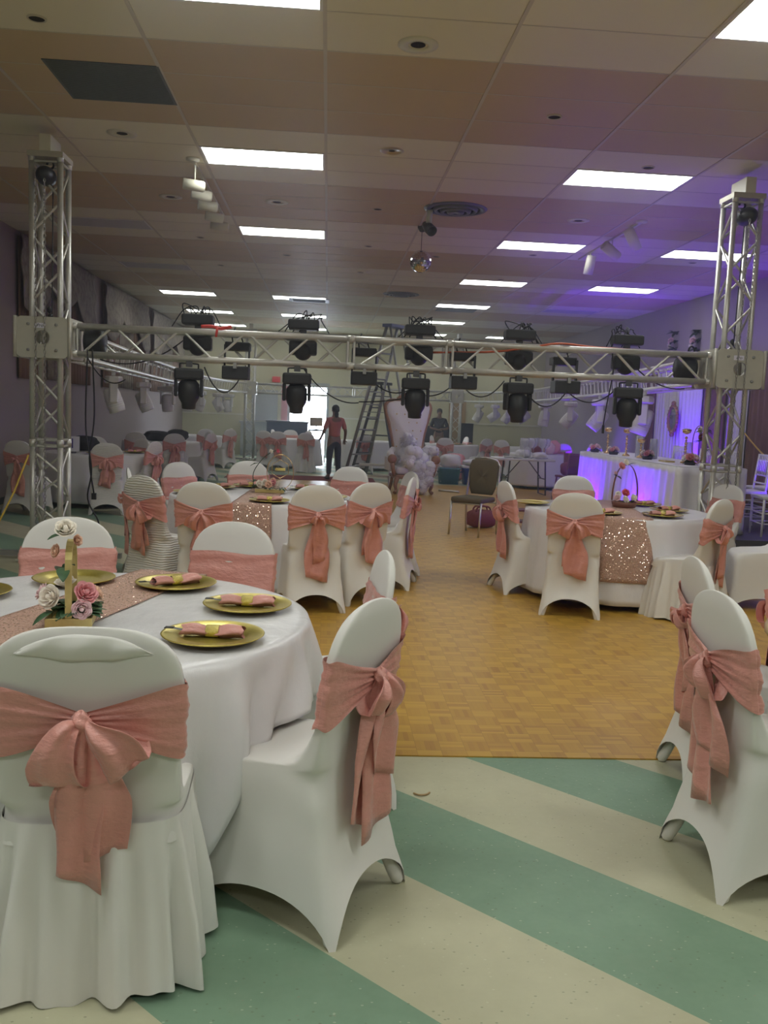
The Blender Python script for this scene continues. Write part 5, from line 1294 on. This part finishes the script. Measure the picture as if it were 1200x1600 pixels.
    g0 = None
    for i, (x, y, nm) in enumerate(((3.95, 17.5, 'leftmost'), (4.08, 17.55, 'second from the left'), (4.20, 17.8, 'centre back'), (4.33, 17.6, 'right of centre'), (4.44, 17.75, 'rightmost'))):
        if g0 is None: g0 = gp.build('goblet', M['glass'])
        o = g0 if i == 0 else g0.copy()
        if i: COL.objects.link(o)
        o.location = (x, y, .746); tag(o, f'oversized clear goblet on the folding table, {nm}', 'glass', 'goblets on the folding table')
    for i, (x, y, nm) in enumerate(((3.62, 17.45, 'left'), (3.80, 17.42, 'middle'))):
        tag(MB().lathe([(.001, .01), (.07, .01), (.10, .03), (.105, .028), (.075, .0), (.001, 0)], 24).build('glass_plate', M['whitep'], None, (x, y, .746)), f'shiny pale plate on the folding table, {nm} one', 'plate', 'plates on the folding table')
    bag('linen_bundle', 'white linen heap on the folding table, left one', 'linen', (3.98, 17.72, .746), (.30, .26, .16), M['linen'], 3)
    bag('linen_bundle', 'white linen heap on the folding table, right one', 'linen', (4.26, 17.45, .746), (.28, .22, .13), M['linen'], 7)
    # red-brown wooden chairs
    def wchair(x, y, rz, label):
        t = thing('wooden_chair', label, 'chair', (x, y, 0), rz, 'red-brown wooden chairs')
        MB().box(-.2, -.2, .43, .2, .2, .47).build('seat', M['redwood'], t, bevel=.01)
        for sx in (-1, 1):
            MB().tube([(sx*.20, .20, 0), (sx*.17, .17, .44)], .018, 6).build('leg', M['redwood'], t); MB().tube([(sx*.2, -.22, 0), (sx*.17, -.18, .45), (sx*.17, -.23, .90)], .018, 6).build('leg', M['redwood'], t)
        MB().box(-.17, -.235, .66, .17, -.215, .88).build('backrest', M['redwood'], t); MB().tube([(-.18, .18, .2), (.18, .18, .2)], .01, 6).build('stretcher', M['redwood'], t)
    wchair(4.72, 16.9, .3, 'red-brown wooden chair right of the folding table, front one'); wchair(5.05, 17.7, -.5, 'red-brown wooden chair right of the folding table, back one')
    bag('red_bag', 'dark red bag on the front red-brown chair', 'bag', (4.72, 16.9, .47), (.36, .26, .26), M['redcase'], 6)
    table(4.75, 19.6, .62, 'round table of wrapped favours behind the folding table')
    cloth(4.75, 19.6, .635, .07, 12, .02, 41, M['linen'], 'white tablecloth on the table of wrapped favours', N=120)
    for i, (x, y, w, h, m, nm) in enumerate(((4.40, 19.35, .26, .30, 'glass', 'clear, leftmost'), (4.62, 19.25, .22, .24, 'redcase', 'dark red, front'), (4.72, 19.6, .28, .34, 'glass', 'clear, tallest'), (4.90, 19.3, .24, .26, 'pinkf', 'pale pink, front'), (5.08, 19.55, .26, .30, 'rosep', 'pink, rightmost'))):
        o = bag('wrapped_favour', f'wrapped party favour on the table behind the goblets, {nm}', 'favour', (x, y, .77), (w, w, h), M[m], i+2); o['group'] = 'wrapped favours'
    # black bags at the left
    bag('black_bag', 'black bag on the second left table, left one', 'bag', (-3.50, 18.55, .77), (.5, .30, .20), M['blackc'], 2)
    bag('black_bag', 'black bag on the second left table, right one', 'bag', (-3.12, 18.75, .77), (.44, .30, .24), M['blackc'], 4, .3)
    bag('black_bag', 'black jacket heap on the number card table', 'bag', (-3.72, 13.9, .77), (.4, .3, .22), M['blackc'], 9)
    # equipment by the back wall
    t = thing('dj_booth', 'dark blue-black booth in front of the bright doorway', 'booth', (-1.18, 26.6, 0))
    MB().box(-.60, -.3, 0, .60, .3, 1.14).build('facade', plain('navy_cloth', (.03, .04, .07), .7), t); MB().box(-.63, -.33, 1.14, .63, .33, 1.18).build('top', M['dgrey'], t)
    t = thing('equipment_table', 'small dark table holding a monitor by the doorway', 'table', (-.32, 26.6, 0))
    MB().box(-.24, -.3, .92, .30, .3, .96).build('tabletop', M['dgrey'], t)
    for sx in (-.2, .26):
        for sy in (-.25, .25): MB().tube([(sx, sy, 0), (sx, sy, .92)], .015, 6).build('leg', M['dgrey'], t)
    t = thing('monitor', 'tan-backed computer monitor against the bright doorway', 'monitor', (-.33, 26.6, .96))
    MB().box(-.19, -.02, .10, .19, .02, .36).build('screen', M['tanwood'], t); MB().box(-.02, -.02, .01, .02, .02, .12).box(-.09, -.07, 0, .09, .07, .012).build('stand', M['dgrey'], t)
    t = thing('flight_case', 'dark wheeled flight case by the far left tower', 'case', (-1.72, 24.9, 0))
    MB().box(-.20, -.25, .08, .24, .25, .82).build('body', M['dgrey'], t); MB().box(-.205, -.255, .44, .245, .255, .47).build('trim_band', M['alu'], t)
    for sx in (-.15, .19):
        for sy in (-.2, .2): MB().lathe([(.001, -.02), (.035, -.02), (.035, .02), (.001, .02)], 12, Matrix.Translation((sx, sy, .037)) @ Matrix.Rotation(PI/2, 4, 'Y')).build('caster', M['black'], t)
    tag(MB().box(-2.75, 28.5, 0, -1.85, 28.88, 1.05).box(-2.8, 28.45, 1.05, -1.8, 28.88, 1.10).build('side_counter', M['greyw']), 'grey counter against the back wall left of the doorway', 'counter')
    tag(MB().box(-2.45, 28.86, 1.12, -1.62, 28.898, 2.12).build('wall_board', M['greyw']), 'grey-white panel on the back wall left of the doorway', 'panel')
    tag(MB().box(-1.50, 28.84, .3, -1.30, 28.90, 2.3).build('door_curtain', plain('pink_cloth', (.60, .26, .27), .8)), 'narrow pink curtain at the left jamb of the bright doorway', 'curtain')
    t = thing('exit_sign', 'small red sign above and left of the bright doorway', 'sign', (-1.68, 28.82, 2.46)); MB().box(-.13, -.03, -.09, .13, .03, .09).build('housing', M['redtape'], t)
    tag(MB().box(3.95, 28.86, 0, 4.5, 28.898, 2.0).build('tan_door', M['tanwood']), 'tan wooden door on the back wall beside the person in black', 'door')
    t = thing('black_backdrop', 'low black draped stage front against the back wall', 'stage', (0, 0, 0)); MB().box(3.05, 28.1, 0, 3.95, 28.6, 1.18).build('panel', M['blackc'], t)
    t = thing('speaker_box', 'black loudspeaker right of the person in black', 'speaker', (4.28, 27.4, 0)); MB().box(-.2, -.2, .55, .22, .2, 1.32).build('cabinet', M['black'], t); MB().tube([(0, 0, .55), (0, 0, .05)], .02, 8).box(-.25, -.25, 0, .25, .25, .05).build('stand', M['black'], t)
    tag(MB().box(-2.2, 19.35, 0, 1.1, 20.6, .008).build('red_carpet', M['redmat']), 'dark red carpet strip beyond the parquet', 'rug')
    t = thing('ceiling_hanger', 'black wall bracket on the back wall above the far beam', 'bracket', (2.95, 28.8, 2.75)); MB().box(-.03, -.03, -.06, .03, .09, .06).build('box', M['dgrey'], t)
clutter()

# ---------------------------------------------------------------- people
def skin_mesh(name, V, Ed, rad, mat, parent, lv=2):
    me = bpy.data.meshes.new(name); me.from_pydata(V, Ed, []); me.materials.append(mat)
    o = bpy.data.objects.new(name, me); COL.objects.link(o); o.parent = parent
    m = o.modifiers.new('skin', 'SKIN'); m.use_smooth_shade = True
    if not me.skin_vertices: me.attributes.new('skin', 'FLOAT_VECTOR', 'POINT')
    for i, r in enumerate(rad):
        r = r if isinstance(r, tuple) else (r, r); me.skin_vertices[0].data[i].radius = r; me.skin_vertices[0].data[i].use_root = (i == 0)
    s = o.modifiers.new('smooth', 'SUBSURF'); s.levels = lv; s.render_levels = lv
    return o
def person(loc, rz, H, label, shirt, pants, armL, armR, stride=.0, hairlong=False):
    s = H/1.72; t = thing('person', label, 'person', loc, rz); t.scale = (s, s, s)
    V = [(0, 0, .93), (0, .01, 1.08), (0, .0, 1.24), (0, -.01, 1.38), (0, 0, 1.46), (0, .01, 1.52), (0, .02, 1.60), (0, .015, 1.68)]
    rad = [(.15, .11), (.125, .09), (.145, .10), (.13, .085), (.06, .055), (.052, .055), (.075, .092), (.06, .075)]
    Ed = [(i, i+1) for i in range(7)]
    def add(p, r, a): V.append(p); rad.append(r); Ed.append((a, len(V)-1)); return len(V)-1
    for sx, arm, st in ((-1, armL, stride), (1, armR, -stride)):
        sh = add((sx*.17, -.01, 1.37), .055, 3); el, wr, dr = arm
        e = add(tuple(el), .040, sh); w = add(tuple(wr), .027, e)
        d = (Vector(wr)-Vector(el)).normalized(); sd = d.cross(Vector(dr)).normalized(); wr = Vector(wr)
        pm = add(tuple(wr+d*.06), (.034, .018), w)
        for k, (o_, L) in enumerate(((-.027, .058), (-.009, .068), (.009, .064), (.027, .05))):
            f1 = add(tuple(wr+d*(.085+L*.45)+sd*o_), .0085, pm); add(tuple(wr+d*(.085+L)+sd*o_+Vector(dr)*.015), .007, f1)
        f1 = add(tuple(wr+d*.05+sd*-.045), .010, pm); add(tuple(wr+d*.085+sd*-.062), .008, f1)
        h = add((sx*.09, 0, .88), .095, 0); k_ = add((sx*.10, st*.4+.02, .49), .062, h); a = add((sx*.10, st-.01, .09), .042, k_); add((sx*.11, st+.13, .035), (.045, .03), a)
    skin_mesh('body', V, Ed, rad, M['skin'], t)
    # face
    f = MB().ball((0, .098, 1.585), .014, 8, (.8, 1.2, 1.5)).ball((-.078, .01, 1.59), .018, 8, (.4, 1, 1.6)).ball((.078, .01, 1.59), .018, 8, (.4, 1, 1.6)); f.build('nose_and_ears', M['skin'], t)
    MB().ball((-.03, .088, 1.615), .011, 8).ball((.03, .088, 1.615), .011, 8).build('eyes', M['ink'], t); MB().ball((0, .095, 1.545), .02, 8, (1.1, .4, .35)).build('mouth', M['redcase'], t)
    hb = MB().ball((0, -.008, 1.635), .098, 18, (.88, 1.02, .92))
    if hairlong: hb.ball((0, -.085, 1.60), .06, 14, (1, .9, 1)).ball((0, -.07, 1.50), .05, 12, (1, .7, 1.6))
    hb.build('hair', M['hair'], t)
    SV = [(0, 0, .94), (0, .01, 1.08), (0, 0, 1.24), (0, -.01, 1.38), (0, 0, 1.435)]; SR = [(.165, .125), (.145, .11), (.165, .118), (.145, .10), (.075, .07)]; SE = [(0, 1), (1, 2), (2, 3), (3, 4)]
    for sx, arm in ((-1, armL), (1, armR)):
        SV.append((sx*.175, -.01, 1.37)); SR.append(.068); SE.append((3, len(SV)-1)); el = Vector(arm[0]); SV.append(tuple(Vector((sx*.175, -.01, 1.37)).lerp(el, .9))); SR.append(.056); SE.append((len(SV)-2, len(SV)-1))
    skin_mesh('shirt', SV, SE, SR, shirt, t)
    PV = [(0, 0, .95), (0, 0, .90)]; PR = [(.155, .12), (.15, .12)]; PE = [(0, 1)]
    for sx, st in ((-1, stride), (1, -stride)):
        for p, r in (((sx*.092, 0, .84), .105), ((sx*.10, st*.4+.02, .49), .075), ((sx*.10, st-.01, .10), .058)):
            PV.append(p); PR.append(r); PE.append((1 if r == .105 else len(PV)-2, len(PV)-1))
    skin_mesh('trousers', PV, PE, PR, pants, t)
    for sx, st in ((-1, stride), (1, -stride)): MB().ball((sx*.11, st+.05, .035), .05, 12, (1, 2.5, .8)).build('shoe', M['black'], t)
    return t
dn = (0, .5, -.2)
person((.17, 19.75, .008), R(25), 1.66, 'person in a coral shirt and dark jeans standing with their back to the camera', M['coral'], M['denim'],
       ((-.26, .02, 1.12), (-.24, .20, .98), (0, .3, -1)), ((.27, -.02, 1.12), (.33, .14, .93), (0, .3, -1)), .05, True)
person((3.42, 27.1, 0), R(180), 1.74, 'person in a black printed T-shirt standing by the back wall looking down', M['blackc'], M['khaki'],
       ((-.27, .04, 1.12), (-.06, .24, 1.10), (0, 0, -1)), ((.27, .04, 1.12), (.06, .25, 1.08), (0, 0, -1)), .02)

# ---------------------------------------------------------------- bluish haze volume: mild hall haze, standing in for lens flare too
def haze():
    t = NT('hall_haze'); t.t.nodes.remove(t.b)
    v = t.n('ShaderNodeVolumePrincipled'); v.inputs['Density'].default_value = HAZE; v.inputs['Anisotropy'].default_value = .5
    v.inputs['Color'].default_value = (.80, .84, 1, 1)
    t.l(v.outputs[0], t.o.inputs['Volume'])
    o = MB().box(XL+.001, 5, .012, XR-.001, YB-.05, CEIL-.02).build('haze', t.m); tag(o, 'thin bluish haze hanging through the far part of the hall', 'haze'); o['kind'] = 'stuff'
if HAZE: haze()
